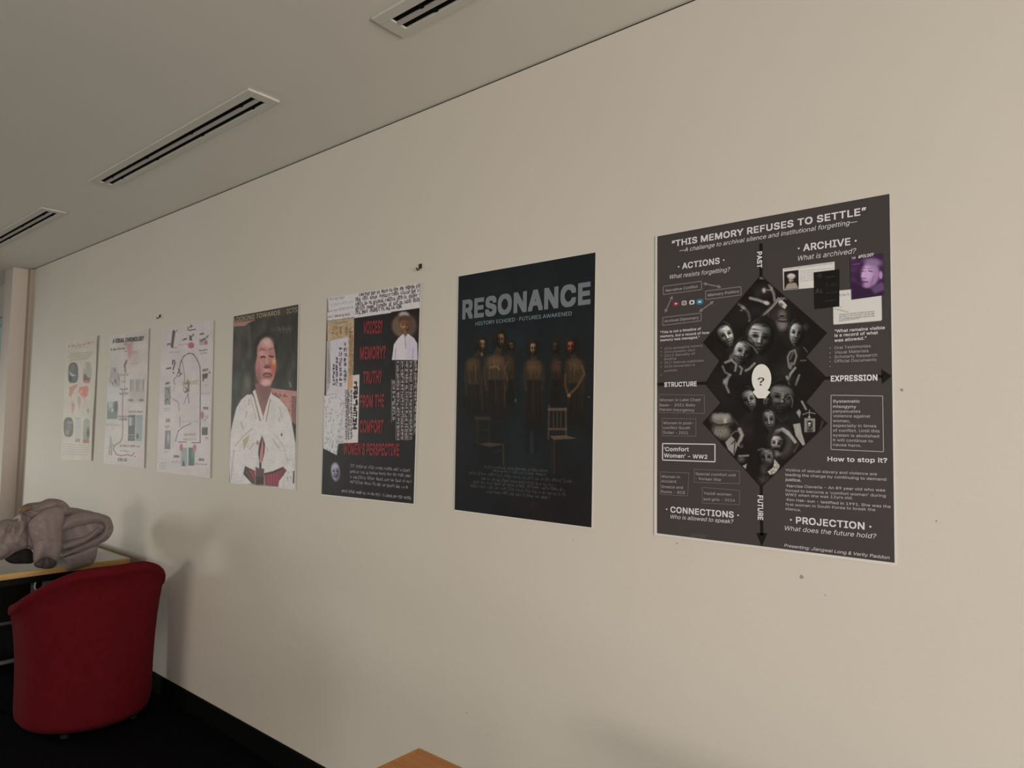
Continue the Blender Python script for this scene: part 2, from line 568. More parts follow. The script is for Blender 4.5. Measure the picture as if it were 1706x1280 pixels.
class Canvas:
    """a printed picture: a dense sheet of vertices, each carrying its ink colour"""

    def __init__(s, poster, corners, res, bg):
        s.po = poster
        P = [on_y(c) for c in corners]
        w_px = max(abs(corners[1][0] - corners[0][0]), abs(corners[2][0] - corners[3][0]))
        h_px = max(abs(corners[3][1] - corners[0][1]), abs(corners[2][1] - corners[1][1]))
        s.n, s.m = int(w_px * res), int(h_px * res)
        u = np.linspace(0, 1, s.n)[None, :, None]
        v = np.linspace(0, 1, s.m)[:, None, None]
        s.G = (P[0] * (1 - u) + P[1] * u) * (1 - v) + (P[3] * (1 - u) + P[2] * u) * v
        s.X, s.Y = project(s.G)
        s.C = np.zeros((s.m, s.n, 3)) + np.array(bg, float)
        s.rng = np.random.RandomState(int(corners[0][0]) + 7)

    def win(s, x0, y0, x1, y1):
        jx = np.where((s.X.max(0) >= x0) & (s.X.min(0) <= x1))[0]
        iy = np.where((s.Y.max(1) >= y0) & (s.Y.min(1) <= y1))[0]
        if len(jx) == 0 or len(iy) == 0:
            return None
        return slice(iy[0], iy[-1] + 1), slice(jx[0], jx[-1] + 1)

    def blend(s, w, a, c):
        a = np.clip(a, 0, 1)[..., None]
        s.C[w] = s.C[w] * (1 - a) + np.array(c, float) * a

    def ell(s, cx, cy, rx, ry, c, soft=.3, alpha=1., rot=0., add=None):
        R = max(rx, ry) * (1 + soft) + 1
        w = s.win(cx - R, cy - R, cx + R, cy + R)
        if w is None: return
        dx, dy = s.X[w] - cx, s.Y[w] - cy
        ct, st = math.cos(rot), math.sin(rot)
        d = np.sqrt(((dx * ct + dy * st) / rx) ** 2 + ((-dx * st + dy * ct) / ry) ** 2)
        s.blend(w, alpha * np.clip((1 + soft - d) / max(2 * soft, 1e-3), 0, 1), c)

    def seg_d(s, w, a, b):
        ax, ay = a
        bx, by = b
        dx, dy = bx - ax, by - ay
        L = dx * dx + dy * dy + 1e-9
        t = np.clip(((s.X[w] - ax) * dx + (s.Y[w] - ay) * dy) / L, 0, 1)
        return np.hypot(s.X[w] - ax - t * dx, s.Y[w] - ay - t * dy)

    def stroke(s, pts, wd, c, alpha=1., soft=.5):
        xs, ys = [p[0] for p in pts], [p[1] for p in pts]
        w = s.win(min(xs) - wd - 1, min(ys) - wd - 1, max(xs) + wd + 1, max(ys) + wd + 1)
        if w is None: return
        d = None
        for a, b in zip(pts, pts[1:]):
            e = s.seg_d(w, a, b)
            d = e if d is None else np.minimum(d, e)
        s.blend(w, alpha * np.clip((wd / 2 + soft - d) / (2 * soft), 0, 1), c)

    def poly(s, pts, c, alpha=1., soft=.5):
        pts = [(float(a), float(b)) for a, b in pts]
        xs, ys = [p[0] for p in pts], [p[1] for p in pts]
        w = s.win(min(xs) - soft - 1, min(ys) - soft - 1, max(xs) + soft + 1, max(ys) + soft + 1)
        if w is None: return
        X, Y = s.X[w], s.Y[w]
        ins = np.zeros(X.shape, bool)
        d = None
        for (ax, ay), (bx, by) in zip(pts, pts[1:] + pts[:1]):
            e = s.seg_d(w, (ax, ay), (bx, by))
            d = e if d is None else np.minimum(d, e)
            if ay != by:
                ins ^= ((ay > Y) != (by > Y)) & (X < (bx - ax) * (Y - ay) / (by - ay) + ax)
        sd = np.where(ins, d, -d)
        s.blend(w, alpha * np.clip((sd + soft) / (2 * soft), 0, 1), c)

    def noise(s, amp, sx, sy, seed=0, box=None, mul=True):
        w = s.win(*box) if box else (slice(None), slice(None))
        if w is None: return
        r = np.random.RandomState(seed)
        T = r.rand(64, 64)
        X, Y = s.X[w] / sx, s.Y[w] / sy
        xi, yi = np.floor(X).astype(int), np.floor(Y).astype(int)
        fx, fy = X - xi, Y - yi
        fx, fy = fx * fx * (3 - 2 * fx), fy * fy * (3 - 2 * fy)
        g = lambda i, j: T[i % 64, j % 64]
        n = g(xi, yi) * (1 - fx) * (1 - fy) + g(xi + 1, yi) * fx * (1 - fy) + g(xi, yi + 1) * (1 - fx) * fy + g(xi + 1, yi + 1) * fx * fy
        n = (n - .5)[..., None] * 2 * amp
        s.C[w] = np.clip(s.C[w] * (1 + n) if mul else s.C[w] + n * 255, 0, 255)

    def words(s, a, b, h, c, wd=.9, alpha=.9, seed=1, dense=1.):
        """a line of print too small to read"""
        r = np.random.RandomState(seed)
        a, b = np.array(a, float), np.array(b, float)
        L = np.linalg.norm(b - a)
        d = (b - a) / L
        t = 0.
        while t < L:
            n = r.randint(2, 8)
            for k in range(n):
                if t >= L: break
                p = a + d * t
                tall = h * (1. if r.rand() < .35 else .68)
                up = r.rand() < .2
                s.stroke([(p[0], p[1] + (h * .25 if up else 0)), (p[0], p[1] - tall)], wd, c, alpha * r.uniform(.6, 1), .45)
                if r.rand() < .6:
                    yy = p[1] - tall * r.choice([.05, .5, .95])
                    s.stroke([(p[0], yy), (p[0] + h * .38, yy)], wd * .9, c, alpha * .8, .4)
                t += h * r.uniform(.36, .55) / dense
            t += h * .45

    def chars(s, x, y0, y1, size, c, seed=1, wd=.8, sx=None, alpha=.9, gap=1.15, slope=0.):
        """a column of small square characters, unreadable at this size"""
        r = np.random.RandomState(seed)
        sx = sx or size * .6
        y = y0
        while y + size <= y1 + .5:
            xx = x + slope * (y - y0)
            for k in range(r.randint(4, 7)):
                if r.rand() < .55:
                    yy = y + size * r.choice([.08, .3, .5, .72, .95])
                    w0 = r.uniform(.25, .5)
                    s.stroke([(xx - sx * w0, yy), (xx + sx * w0, yy)], wd, c, alpha, .4)
                else:
                    q = xx + sx * r.choice([-.4, -.15, 0, .2, .42])
                    s.stroke([(q, y + size * r.uniform(0, .3)), (q + sx * r.uniform(-.2, .2), y + size * r.uniform(.6, 1))], wd, c, alpha, .4)
            y += size * gap

    def face(s, cx, cy, rx, ry, tone=150, rot=0., light=-1., dark=14, turn=0., hair=None, mouth=.55, tint=(1, .97, .94), wr=.3, seed=0, amb=.10, gamma=1.55, strands=0):
        """a lit head coming out of the dark: rounded form, sockets, nose, mouth, creases; turn shifts the features sideways"""
        R = max(rx, ry) * 1.6
        w = s.win(cx - R, cy - R, cx + R, cy + R)
        if w is None: return
        ct, st = math.cos(rot), math.sin(rot)
        dx, dy = s.X[w] - cx, s.Y[w] - cy
        u, v = (dx * ct + dy * st) / rx, (-dx * st + dy * ct) / ry
        if hair is not None:
            d = np.sqrt((u / 1.22) ** 2 + ((v + .2) / 1.12) ** 2)
            s.blend(w, np.clip((1.06 - d) / .14, 0, 1), tuple(np.array(tint) * hair))
        if strands:                              # neck, shoulders and combed hair round the head
            P = lambda a, b: (cx + a * rx * ct - b * ry * st, cy + a * rx * st + b * ry * ct)
            T = lambda v: tuple(np.clip(np.array(tint) * v, 0, 255))
            s.ell(*P(.1, 1.25), rx * .5, ry * .45, T(tone * .2 + 6), .5, .8, rot)
            s.ell(*P(.1, 1.75), rx * 1.3, ry * .42, T(tone * .1 + 6), .6, .7, rot)
            rh = np.random.RandomState(seed + 50)
            s.ell(*P(0, -.2), rx * 1.12, ry * 1.02, T(tone * .11), .35, .8, rot)
            for k in range(26):
                t0 = rh.uniform(-2.9, -.25)
                l = rh.uniform(.5, 1.1)
                rr = rh.uniform(.98, 1.16)
                sd = -1 if math.cos(t0) < 0 else 1
                pts = [P(rr * math.cos(t), -.12 + rr * 1.0 * math.sin(t)) for t in (t0, t0 + sd * .28 * l, t0 + sd * .55 * l)]
                near = 1 if math.cos(t0) * light > 0 else .45
                s.stroke(pts, ry * .045, T(tone * strands * near * rh.uniform(.4, 1.1)), .6, .5)
        jaw = 1 - .30 * np.clip((v - .1) / .9, 0, 1) ** 1.6
        wid = np.sqrt(np.clip(1 - np.clip(np.abs(v), 0, 1) ** 2.4, 0, 1)) * jaw + 1e-3
        e = np.maximum(np.abs(u) / wid, np.abs(v))
        mask = np.clip((1.04 - e) / .2, 0, 1) * (np.abs(v) < 1.05)
        nx, ny = np.clip(u / wid, -1, 1), np.clip(v, -1, 1) * .75
        nz = np.sqrt(np.clip(1 - nx ** 2 * .95 - ny ** 2 * .6, .02, 1))
        L = np.array([light * 1.15, -.55, .62])
        L = L / np.linalg.norm(L)
        lam = np.clip(nx * L[0] + ny * L[1] + nz * L[2], 0, 1)
        val = (amb + lam) * (1 - .75 * np.clip((-v - .62) / .3, 0, 1))
        g = lambda a, b, sa, sb: np.exp(-((u - a) / sa) ** 2 - ((v - b) / sb) ** 2)
        o, sg = turn * .45, (1 if light < 0 else -1)
        for k in (-1, 1):
            val = val * (1 - .72 * g(o + k * .37, -.13, .22, .12)) * (1 - .55 * g(o + k * .37, -.10, .17, .028)) * (1 - .5 * g(o + k * .40, -.29, .22, .035))
            val = val * (1 + .28 * g(o + k * .40, -.21, .16, .04)) * (1 + .22 * g(o + k * .45, .15, .2, .14))
            val = val * (1 - .38 * g(o + k * (.30 + .10 * 1), .42, .05, .16)) * (1 - .25 * g(o + k * .34, -.02, .16, .04))
        val = val * (1 + .42 * g(o * 1.15, .0, .085, .24)) * (1 + .35 * g(o * 1.3, .2, .11, .06))
        val = val * (1 - .5 * g(o * 1.1 + sg * .17, .1, .08, .2)) * (1 - .6 * g(o * 1.2, .285, .19, .035))
        val = val * (1 - .68 * g(o, mouth - .02, .26, .035)) * (1 + .3 * g(o, mouth + .06, .2, .045)) * (1 - .35 * g(o, mouth + .15, .22, .045)) * (1 + .25 * g(o * .8, mouth + .27, .2, .09))
        r = np.random.RandomState(seed)
        for k in range(int(3 + 9 * wr)):
            a, b = r.uniform(-.7, .7), r.uniform(-.75, .85)
            val = val * (1 - r.uniform(.2, .6) * g(a, b, r.uniform(.04, .3), r.uniform(.02, .06)))
        for k in range(int(4 * wr)):
            val = val * (1 - .32 * g(o, -.42 - .09 * k, .42, .02))
        val = np.clip(val, 0, 3) ** gamma
        col = np.clip(val[..., None] * np.array(tint) * tone * 1.12, dark * .6, 225)
        a = mask[..., None]
        s.C[w] = s.C[w] * (1 - a) + col * a

    def done(s, name, layer=2, label=None):
        n, m, po = s.n, s.m, s.po
        G = s.G.reshape(-1, 3).copy()
        u = (G[:, 0] - po.x0) / (po.x1 - po.x0)
        w = (po.P[0][2] - G[:, 2]) / (po.P[0][2] - po.P[3][2])
        c = po.curl * (np.abs(2 * u - 1) ** 4 * .35 + np.maximum(u, 0) ** 6 * (.75 + .25 * np.cos(w * 9)))
        G[:, 1] = -(po.base + .001 + c + layer * .00045)
        me = bpy.data.meshes.new(name)
        idx = np.arange(m * n).reshape(m, n)
        q = np.stack([idx[:-1, :-1], idx[1:, :-1], idx[1:, 1:], idx[:-1, 1:]], -1).reshape(-1, 4)
        me.vertices.add(len(G))
        me.vertices.foreach_set('co', G.ravel())
        me.loops.add(q.size)
        me.loops.foreach_set('vertex_index', q.ravel().astype(np.int32))
        me.polygons.add(len(q))
        me.polygons.foreach_set('loop_start', (np.arange(len(q)) * 4).astype(np.int32))
        me.update(calc_edges=True)
        at = me.color_attributes.new('ink', 'FLOAT_COLOR', 'POINT')
        L = np.ones((len(G), 4), np.float32)
        L[:, :3] = np.clip(s2l(np.clip(s.C, 0, 255) / 255. * 1.0).reshape(-1, 3) * po.K, 0, .95)
        at.data.foreach_set('color', L.ravel())
        o = link(name, me, INK, po.root)
        if label: o['label'] = label
        return o


# ------------------------------------------------------------------ poster: black research poster with the collage diamond
def p_memory():
    po = Poster('exhibition_poster', 'large charcoal poster headed THIS MEMORY REFUSES TO SETTLE with a diamond photo collage',
                [(1092.5, 394), (1483.5, 322.5), (1494.5, 943), (1090.5, 891.5)], (186, 173, 158))
    GREY = (60, 54, 52)
    BLK = (14, 11, 11)
    WH = (196, 188, 186)
    MID = (150, 142, 138)  # dark panels added to give the shadowed space under the table its blackness
    po.shape('printed_background', [[(1096, 394.3), (1482.4, 323.5), (1491, 937.8), (1095.5, 888.5)]], GREY, 1)
    # axes and arrow heads
    for sg in (((1268.6, 406), (1268.6, 462), 5.2), ((1269, 808), (1270, 892), 5.2), ((1096, 640.7), (1178, 638.6), 5.2), ((1372, 630.6), (1471, 627.5), 5.2)):
        po.line('axis_line', [sg], BLK, 2)
    for tri in ([(1469, 615.5), (1486.5, 626.5), (1470, 640.5)], [(1260.9, 888), (1279.2, 888.3), (1270, 910.4)]):
        po.shape('axis_arrowhead', [tri], BLK, 2)
    T = po.text
    T('title_lettering', [('\u201cTHIS MEMORY REFUSES TO SETTLE\u201d', (1120.3, 411.9), (1443.8, 357.6), 14.6, .022, 0)], WH, 3)
    T('subtitle_lettering', [('\u2014A challenge to archival silence and institutional forgetting\u2014', (1133, 421.4), (1429, 373.2), 9.6, .002, .22)], WH, 3)
    T('heading_lettering', [('\u00b7 ACTIONS \u00b7', (1130.6, 449.6), (1208, 438.4), 13, .02, 0)], WH, 3)
    T('heading_lettering', [('\u00b7 ARCHIVE \u00b7', (1330, 420), (1428, 407.2), 15.5, .02, 0)], WH, 3)
    T('heading_lettering', [('\u00b7 CONNECTIONS \u00b7', (1110.5, 852.8), (1232, 863.4), 13.2, .02, 0)], WH, 3)
    T('heading_lettering', [('\u00b7 PROJECTION \u00b7', (1317, 870.9), (1452.5, 883.1), 15, .02, 0)], WH, 3)
    T('question_lettering', [('What resists forgetting?', (1117, 465.3), (1217.5, 452.6), 9.4, .0, .22)], WH, 3)
    T('question_lettering', [('What is archived?', (1330.5, 435), (1427.2, 422.2), 11, .0, .22)], WH, 3)
    T('question_lettering', [('Who is allowed to speak?', (1118.2, 863.7), (1223, 872.3), 8.6, .0, .22)], WH, 3)
    T('question_lettering', [('What does the future hold?', (1308.6, 883.2), (1460.8, 897.5), 10.2, .0, .22)], WH, 3)
    T('axis_lettering', [('STRUCTURE', (1107.9, 644.8), (1161.8, 643.4), 10, .03, 0)], WH, 4)
    T('axis_lettering', [('EXPRESSION', (1385, 635.7), (1462.6, 633.9), 12.6, .03, 0)], WH, 4)
    po.text_down('axis_lettering', 'PAST', 1262.6, 1274, 419.5, 446.8, WH)
    po.text_down('axis_lettering', 'FUTURE', 1263.8, 1276, 825.5, 866.5, WH)
    T('presenter_lettering', [('Presenting: Jiangwei Long & Verity Paddon', (1307.3, 911), (1482.7, 931.8), 7, .0, .22)], WH, 3)
    DIM = (158, 150, 146)
    T('box_lettering', [('Narrative Conflict', (1110, 486.9), (1163.5, 479.8), 5.8, .006, 0)], DIM, 3)
    T('box_lettering', [('Memory Politics', (1180.4, 494.6), (1232, 488), 6, .006, 0)], DIM, 3)
    T('box_lettering', [('Archival Diplomacy', (1108, 537.7), (1165.4, 531.3), 5.6, .006, 0)], DIM, 3)
    T('box_lettering', [('Women in Lake Chad', (1100.4, 669), (1167.5, 668.5), 6, 0, 0), ('Basin - 2021 Boko', (1100.4, 677.3), (1159, 677.3), 6, 0, 0), ('Haram insurgency', (1100.4, 684.5), (1157.7, 685.8), 6, 0, 0)], DIM, 3)
    T('box_lettering', [('Women in post-', (1106, 707.2), (1156.4, 707.2), 6, 0, 0), ('conflict South', (1106, 715), (1150.5, 715.4), 6, 0, 0), ('Sudan - 2021', (1106, 722.7), (1147.4, 723.7), 6, 0, 0)], DIM, 3)
    T('box_lettering', [('Women in', (1102.8, 796.2), (1134, 797), 6, 0, 0), ('Ancient', (1102.8, 803.9), (1128, 804.7), 6, 0, 0), ('Greece and', (1102.8, 812.9), (1138.9, 814.7), 6, 0, 0), ('Rome - BCE', (1102.8, 821.2), (1142.7, 823.3), 6, 0, 0)], DIM, 3)
    T('box_lettering', [('Special comfort unit', (1159.8, 791.5), (1226.8, 794.1), 6, 0, 0), ('- Korean War', (1159.8, 799.3), (1202.8, 801.8), 6, 0, 0)], DIM, 3)
    T('box_lettering', [('Yazidi women', (1173.2, 823.8), (1219, 826.3), 6, 0, 0), ('and girls - 2014', (1173.2, 833.6), (1225.5, 836.1), 6, 0, 0)], DIM, 3)
    T('box_lettering', [('\u2018Comfort', (1106.9, 751.5), (1148.7, 752), 8.6, .018, 0), ('Women\u2019 - WW2', (1107.4, 762), (1179.6, 764.6), 8.6, .018, 0)], WH, 3, label='bold white lettering in the brightest outlined box')
    T('quote_lettering', [('\u201cThis is not a timeline of', (1101, 556.3), (1168.8, 549.9), 5.4, .014, 0), ('memory, but a record of how', (1101, 562.9), (1182.7, 556.3), 5.4, .014, 0),
                          ('memory was managed.\u201d', (1101, 569.3), (1166.7, 564), 5.4, .014, 0)], WH, 3)
    T('list_lettering', [('2014 apologising memory', (1108, 583), (1171.5, 577.6), 4.8, 0, 0), ('2015 president-elect', (1108, 588.8), (1159, 585), 4.8, 0, 0), ('2016 Banality of', (1108, 595), (1159, 591), 4.8, 0, 0),
                         ('Beijing', (1108, 600.8), (1127.3, 599), 4.8, 0, 0), ('2017 National redefinition', (1108, 606.7), (1173.5, 602.8), 4.8, 0, 0), ('2020 Immersion in', (1108, 613), (1159, 609.8), 4.8, 0, 0), ('archives', (1108, 620.3), (1129, 618.3), 4.8, 0, 0)], (140, 134, 124), 3)
    T('quote_lettering', [('\u201cWhat remains visible', (1391.1, 554.7), (1475, 548.6), 6.8, .014, 0), ('is a record of what', (1391, 561.8), (1463.3, 557), 6.8, .014, 0), ('was allowed.\u201d', (1391, 570.2), (1444.5, 566), 6.8, .014, 0)], WH, 3)
    T('list_lettering', [('Oral Testimonies', (1391, 582.3), (1451.2, 579), 6.4, 0, 0), ('Visual Materials', (1391, 590), (1447.9, 587), 6.4, 0, 0), ('Scholarly Research', (1391, 597.4), (1462, 594), 6.4, 0, 0), ('Official Documents', (1391, 604.5), (1460.8, 601.8), 6.4, 0, 0)], DIM, 3)
    dots = []
    for yy in (580.5, 588.5, 595.8, 602.8, 611):
        dots.append(((1383, yy), (1384.4, yy), 1.4))
    for yy in (580, 586.5, 592.5, 604.5, 611.5, 625):
        dots.append(((1102, yy), (1103.2, yy - .1), 1.2))
    for d_ in dots:
        po.line('list_bullet', [d_], DIM, 3)
    z = 3.877
    q = lambda X, Y: (1070 + X / z, 620 + Y / z)
    rows = [('Systematic', 198, 1408, 198, .014), ('misogyny', 231, 1385, 233, .014), ('perpetuates', 262, 1412, 263, 0), ('violence against', 292, 1475, 295, 0), ('women,', 323, 1345, 326, 0),
            ('especially in times', 354, 1515, 358, 0), ('of conflict. Until this', 385, 1535, 391, 0), ('system is abolished', 416, 1532, 424, 0), ('it will continue to', 447, 1492, 455, 0), ('cause harm.', 477, 1418, 485, 0)]
    T('box_lettering', [(t, q(1235, y0), q(x1, y1), 6.2, b, 0) for t, y0, x1, y1, b in rows], (172, 165, 160), 3)
    T('heading_lettering', [('How to stop it?', (1379.5, 768.3), (1478.8, 771), 10, .018, 0)], WH, 3)
    rows = [('Victims of sexual slavery and violence are', 928, 640, 1518, 668, 0), ('leading the charge by continuing to demand', 928, 670, 1578, 702, 0.003), ('justice.', 928, 702, 1030, 708, .014),
            ('\u00b7Narcisa Claveria - An 89 year old who was', 930, 742, 1572, 772, .003), ('forced to become a \u2018comfort woman\u2019 during', 928, 772, 1575, 808, 0), ('WW2 when she was 12yrs old.', 928, 799, 1362, 822, 0),
            ('\u00b7Kim Hak-sun - testified in 1991. She was the', 930, 831, 1607, 878, .003), ('first woman in South Korea to break the', 928, 862, 1508, 898, 0), ('silence.', 928, 890, 1028, 900, 0)]
    T('paragraph_lettering', [(t, q(x0, y0), q(x1, y1), 6, b, 0) for t, x0, y0, x1, y1, b in rows], (176, 169, 164), 3)

    def frame(name, pts, w, c):
        po.line(name, [(pts[i], pts[(i + 1) % 4], w) for i in range(4)], c, 2)
    for pts in ([(1106, 477.6), (1169.3, 469.1), (1169.8, 482.8), (1106, 491.3)], [(1176.5, 485.4), (1235, 478.2), (1235.6, 491.8), (1176.5, 499.6)], [(1105.3, 529.4), (1168.8, 522), (1169.3, 534.6), (1104.8, 542.7)]):
        frame('box_outline', pts, 1.5, (112, 105, 101))
    for pts in ([(1098.9, 657.4), (1174.5, 658.7), (1174.5, 689.1), (1098.9, 687.6)], [(1104.3, 697.4), (1160.3, 698.2), (1160.3, 727), (1104.3, 726.3)],
                [(1101, 786.4), (1148.7, 788.2), (1146.6, 826.3), (1101, 823.8)], [(1157.2, 782), (1233, 785), (1233, 806.2), (1157.2, 803.6)], [(1171, 812.2), (1233, 817.3), (1233, 841), (1171, 838)]):
        frame('box_outline', pts, .8, (104, 97, 94))
    frame('box_outline', [(1104.8, 739.2), (1192, 740.5), (1192, 769.6), (1104.8, 766.5)], 1.7, WH)
    frame('box_outline', [(1385.2, 658.7), (1471.1, 660), (1472.4, 752.8), (1385.2, 749)], 1.3, (150, 143, 139))
    for a, b in (((1171.9, 472.5), (1202.8, 479)), ((1121.6, 493.1), (1108.7, 521.5)), ((1190, 502.2), (1165.4, 520.2))):
        a, b = np.array(a), np.array(b)
        d = (b - a) / np.linalg.norm(b - a)
        n = np.array([-d[1], d[0]])
        po.shape('double_arrow', [[a, a + d * 6 + n * 3.2, a + d * 6 + n * .9, b - d * 6 + n * .9, b - d * 6 + n * 3.2, b,
                                   b - d * 6 - n * 3.2, b - d * 6 - n * .9, a + d * 6 - n * .9, a + d * 6 - n * 3.2]], (118, 111, 107), 2)

    def icon(cx, cy, w, h, c, layer=3):
        pts = [(cx + w * math.copysign(abs(math.cos(t)) ** .5, math.cos(t)), cy + h * math.copysign(abs(math.sin(t)) ** .5, math.sin(t)) - .13 * w * math.cos(t)) for t in np.linspace(0, 2 * math.pi, 17)[:-1]]
        return po.shape('media_icon', [pts], c, layer)
    icon(1127.3, 506.7, 5.2, 3.6, (140, 40, 46))
    po.shape('media_icon_mark', [[(1125.8, 504.8), (1129.8, 506.4), (1125.8, 508.6)]], WH, 4)
    icon(1140.8, 505.3, 4.2, 3.9, (176, 168, 164)); icon(1140.8, 505.3, 2.4, 2.3, GREY, 4); icon(1140.8, 505.3, 1.1, 1.1, (176, 168, 164), 5)
    icon(1153.8, 504.2, 4.4, 3.6, WH); icon(1153.8, 504.4, 1.9, 1.9, GREY, 4)
    icon(1166.8, 503.2, 5.6, 4.6, (40, 108, 136)); icon(1166.8, 503.4, 2.6, 1.6, WH, 4)

    # ---- the collage of portraits
    c = po.canvas([(1170, 456), (1381, 446), (1381, 824), (1170, 817)], 1.9, GREY)
    D = [(1268.1, 459.8), (1377.5, 555.1), (1342.8, 595.3), (1376.9, 629.4), (1342.8, 670.5), (1378.4, 705.8), (1268.8, 811.8), (1172.2, 705), (1201.8, 671.4), (1175.9, 639.5), (1200, 601.4), (1172.8, 571)]
    c.poly(D, (15, 11, 11), 1, .6)
    Z = 6.735
    a = lambda X, Y: (1160 + X / Z, 450 + Y / Z)
    b = lambda X, Y: (1160 + X / Z, 630 + Y / Z)
    rb = np.random.RandomState(3)
    for k in range(70):
        t_ = rb.uniform(16, 46)
        c.ell(rb.uniform(1180, 1370), rb.uniform(470, 800), rb.uniform(4, 14), rb.uniform(5, 18), (t_, t_ * .94, t_ * .92), .8, rb.uniform(.25, .6), rb.uniform(-1, 1))
    # reclining figure with a raised hand
    c.poly([a(700, 85), a(735, 75), a(780, 110), a(720, 105)], (120, 112, 106), .8, .6)
    c.ell(*a(760, 230), 15, 9, (44, 39, 38), .6, .8)
    c.ell(*a(765, 230), 3.2, 4, (176, 168, 160), .5, .9)
    c.stroke([a(610, 318), a(700, 340), a(800, 375)], 5, (140, 131, 125), .9, 1.2)
    c.ell(*a(795, 372), 5, 3.4, (178, 168, 160), .4, .9, .3)
    c.stroke([a(885, 350), a(875, 270), a(850, 215)], 4.5, (122, 114, 108), .9, 1.2)
    for k in range(4):
        c.stroke([a(850, 225), a(820 + k * 14, 180 + (k % 2) * 10), a(815 + k * 16, 165)], 1.4, (140, 131, 124), .8, .6)
    c.stroke([a(850, 230), a(800, 225)], 2, (130, 121, 115), .8, .6)
    # profile in shade
    c.ell(*a(520, 500), 16, 20, (26, 22, 21), .4, 1)
    c.stroke([a(480, 385), a(540, 420), a(590, 480), a(610, 570)], 4, (96, 88, 84), .8, 1.6)
    c.ell(*a(530, 425), 4, 2.6, (150, 140, 134), .5, .8, .6)
    c.ell(*a(510, 455), 2.5, 1.6, (110, 102, 98), .5, .8)
    c.ell(*a(600, 575), 2, 2.2, (140, 130, 124), .5, .8)
    # mouth and hand on brow
    c.ell(*a(930, 560), 17, 23, (46, 40, 38), .35, 1)
    c.ell(*a(960, 620), 10, 8, (118, 108, 104), .5, .9)
    c.ell(*a(970, 500), 6, 7, (104, 95, 91), .6, .9)
    c.ell(*a(968, 520), 4, 1.4, (16, 12, 12), .4, 1)
    c.stroke([a(930, 575), a(975, 582), a(1030, 574)], 2.2, (22, 16, 16), .95, .5)
    c.stroke([a(940, 560), a(1020, 560)], 1.4, (132, 120, 114), .7, .5)
    c.stroke([a(820, 440), a(810, 560), a(840, 640)], 2, (88, 80, 76), .6, .8)
    c.poly([a(925, 345), a(965, 335), a(1000, 370), a(1025, 400), a(1000, 440), a(960, 415), a(930, 390)], (182, 174, 166), .95, .8)
    c.ell(*a(950, 395), 4, 3, (60, 54, 50), .5, .8)
    c.stroke([a(740, 525), a(850, 420), a(930, 330)], 5, (98, 91, 86), .95, 1)
    c.stroke([a(750, 520), a(850, 430), a(930, 335)], 1.5, (150, 141, 135), .8, .5)
    for k in range(3):
        c.stroke([a(900 + 30 * k, 350), a(925 + 34 * k, 310), a(960 + 28 * k, 330)], 1.5, (150, 142, 135), .7, .5)
    c.stroke([a(740, 530), a(700, 560), a(750, 600)], 2, (120, 112, 106), .7, .7)
    # heads
    c.face(*a(325, 745), 15, 21, 165, -.38, .45, 12, .5, seed=3, strands=.42)
    c.face(*a(1135, 720), 13, 22, 150, .12, -.6, 12, -.2, seed=4, wr=.8, strands=.42)
    c.ell(*a(1230, 640), 5, 5, (56, 50, 47), .6, .8)
    c.stroke([a(1210, 870), a(1250, 920)], 2, (110, 102, 97), .7, .8)
    c.face(*a(730, 770), 23, 29, 150, .15, -.5, 12, -.15, hair=20, seed=5, wr=1., strands=.42)
    c.face(*a(530, 930), 17, 22, 140, .25, -.5, 12, .05, seed=6, wr=1.2, strands=.42)
    c.poly([a(380, 960), a(440, 900), a(420, 1020), a(360, 1040)], (110, 102, 97), .7, 1.5)
    c.stroke([a(540, 800), a(640, 860), a(690, 930)], 2.4, (128, 119, 113), .6, 1)
    # hands over a face, left
    c.stroke([a(330, 1040), a(400, 1010), a(455, 1060), a(440, 1130)], 4, (128, 120, 114), .9, 1)
    c.stroke([a(300, 1080), a(330, 1150), a(390, 1180)], 3.4, (112, 105, 104), .85, 1)
    c.stroke([a(380, 1180), a(330, 1260)], 5, (118, 112, 112), .85, 1.2)
    c.ell(*a(330, 1255), 4, 5, (150, 143, 142), .5, .8)
    c.stroke([a(490, 1080), a(520, 1110), a(500, 1170)], 3, (132, 124, 118), .85, .9)
    c.stroke([a(660, 1050), a(600, 1110), a(560, 1130)], 4, (138, 128, 122), .85, 1)
    c.ell(*a(560, 1010), 6, 4, (20, 14, 14), .4, .9)
    c.stroke([a(400, 1080), a(420, 1110)], 5, (30, 28, 30), .8, 1)
    # long braids and hands, right
    c.stroke([a(1045, 1090), a(1030, 980), a(1060, 920), a(1110, 900), a(1130, 970), a(1100, 1060)], 3.4, (126, 118, 112), .85, 1)
    c.stroke([a(1060, 1000), a(1090, 930)], 3, (88, 81, 77), .8, 1)
    c.stroke([a(1060, 1100), a(1075, 1050)], 5, (120, 112, 106), .8, 1)
    c.stroke([a(1115, 1100), a(1060, 1170), a(1040, 1240)], 4, (150, 141, 134), .85, 1)
    c.stroke([a(1020, 1200), a(1050, 1290)], 4, (176, 167, 160), .9, 1)
    c.stroke([a(1160, 1180), a(1120, 1290)], 3.4, (136, 128, 122), .8, 1)
    c.stroke([a(1180, 1020), a(1230, 1015)], 2.6, (120, 112, 106), .7, .8)
    c.stroke([b(370, 160), b(340, 90), b(355, 10)], 4, (122, 116, 116), .85, 1)
    # lower half
    c.face(*b(590, 255), 13, 21, 125, -.25, .4, 10, .2, seed=8, wr=.9, strands=.42)
    c.face(*b(960, 230), 23, 27, 96, .1, -.1, 12, .15, seed=9, wr=.8, strands=.42)
    c.stroke([b(1000, 240), b(1060, 190), b(1090, 260), b(1075, 330)], 1.4, (120, 112, 107), .7, .5)
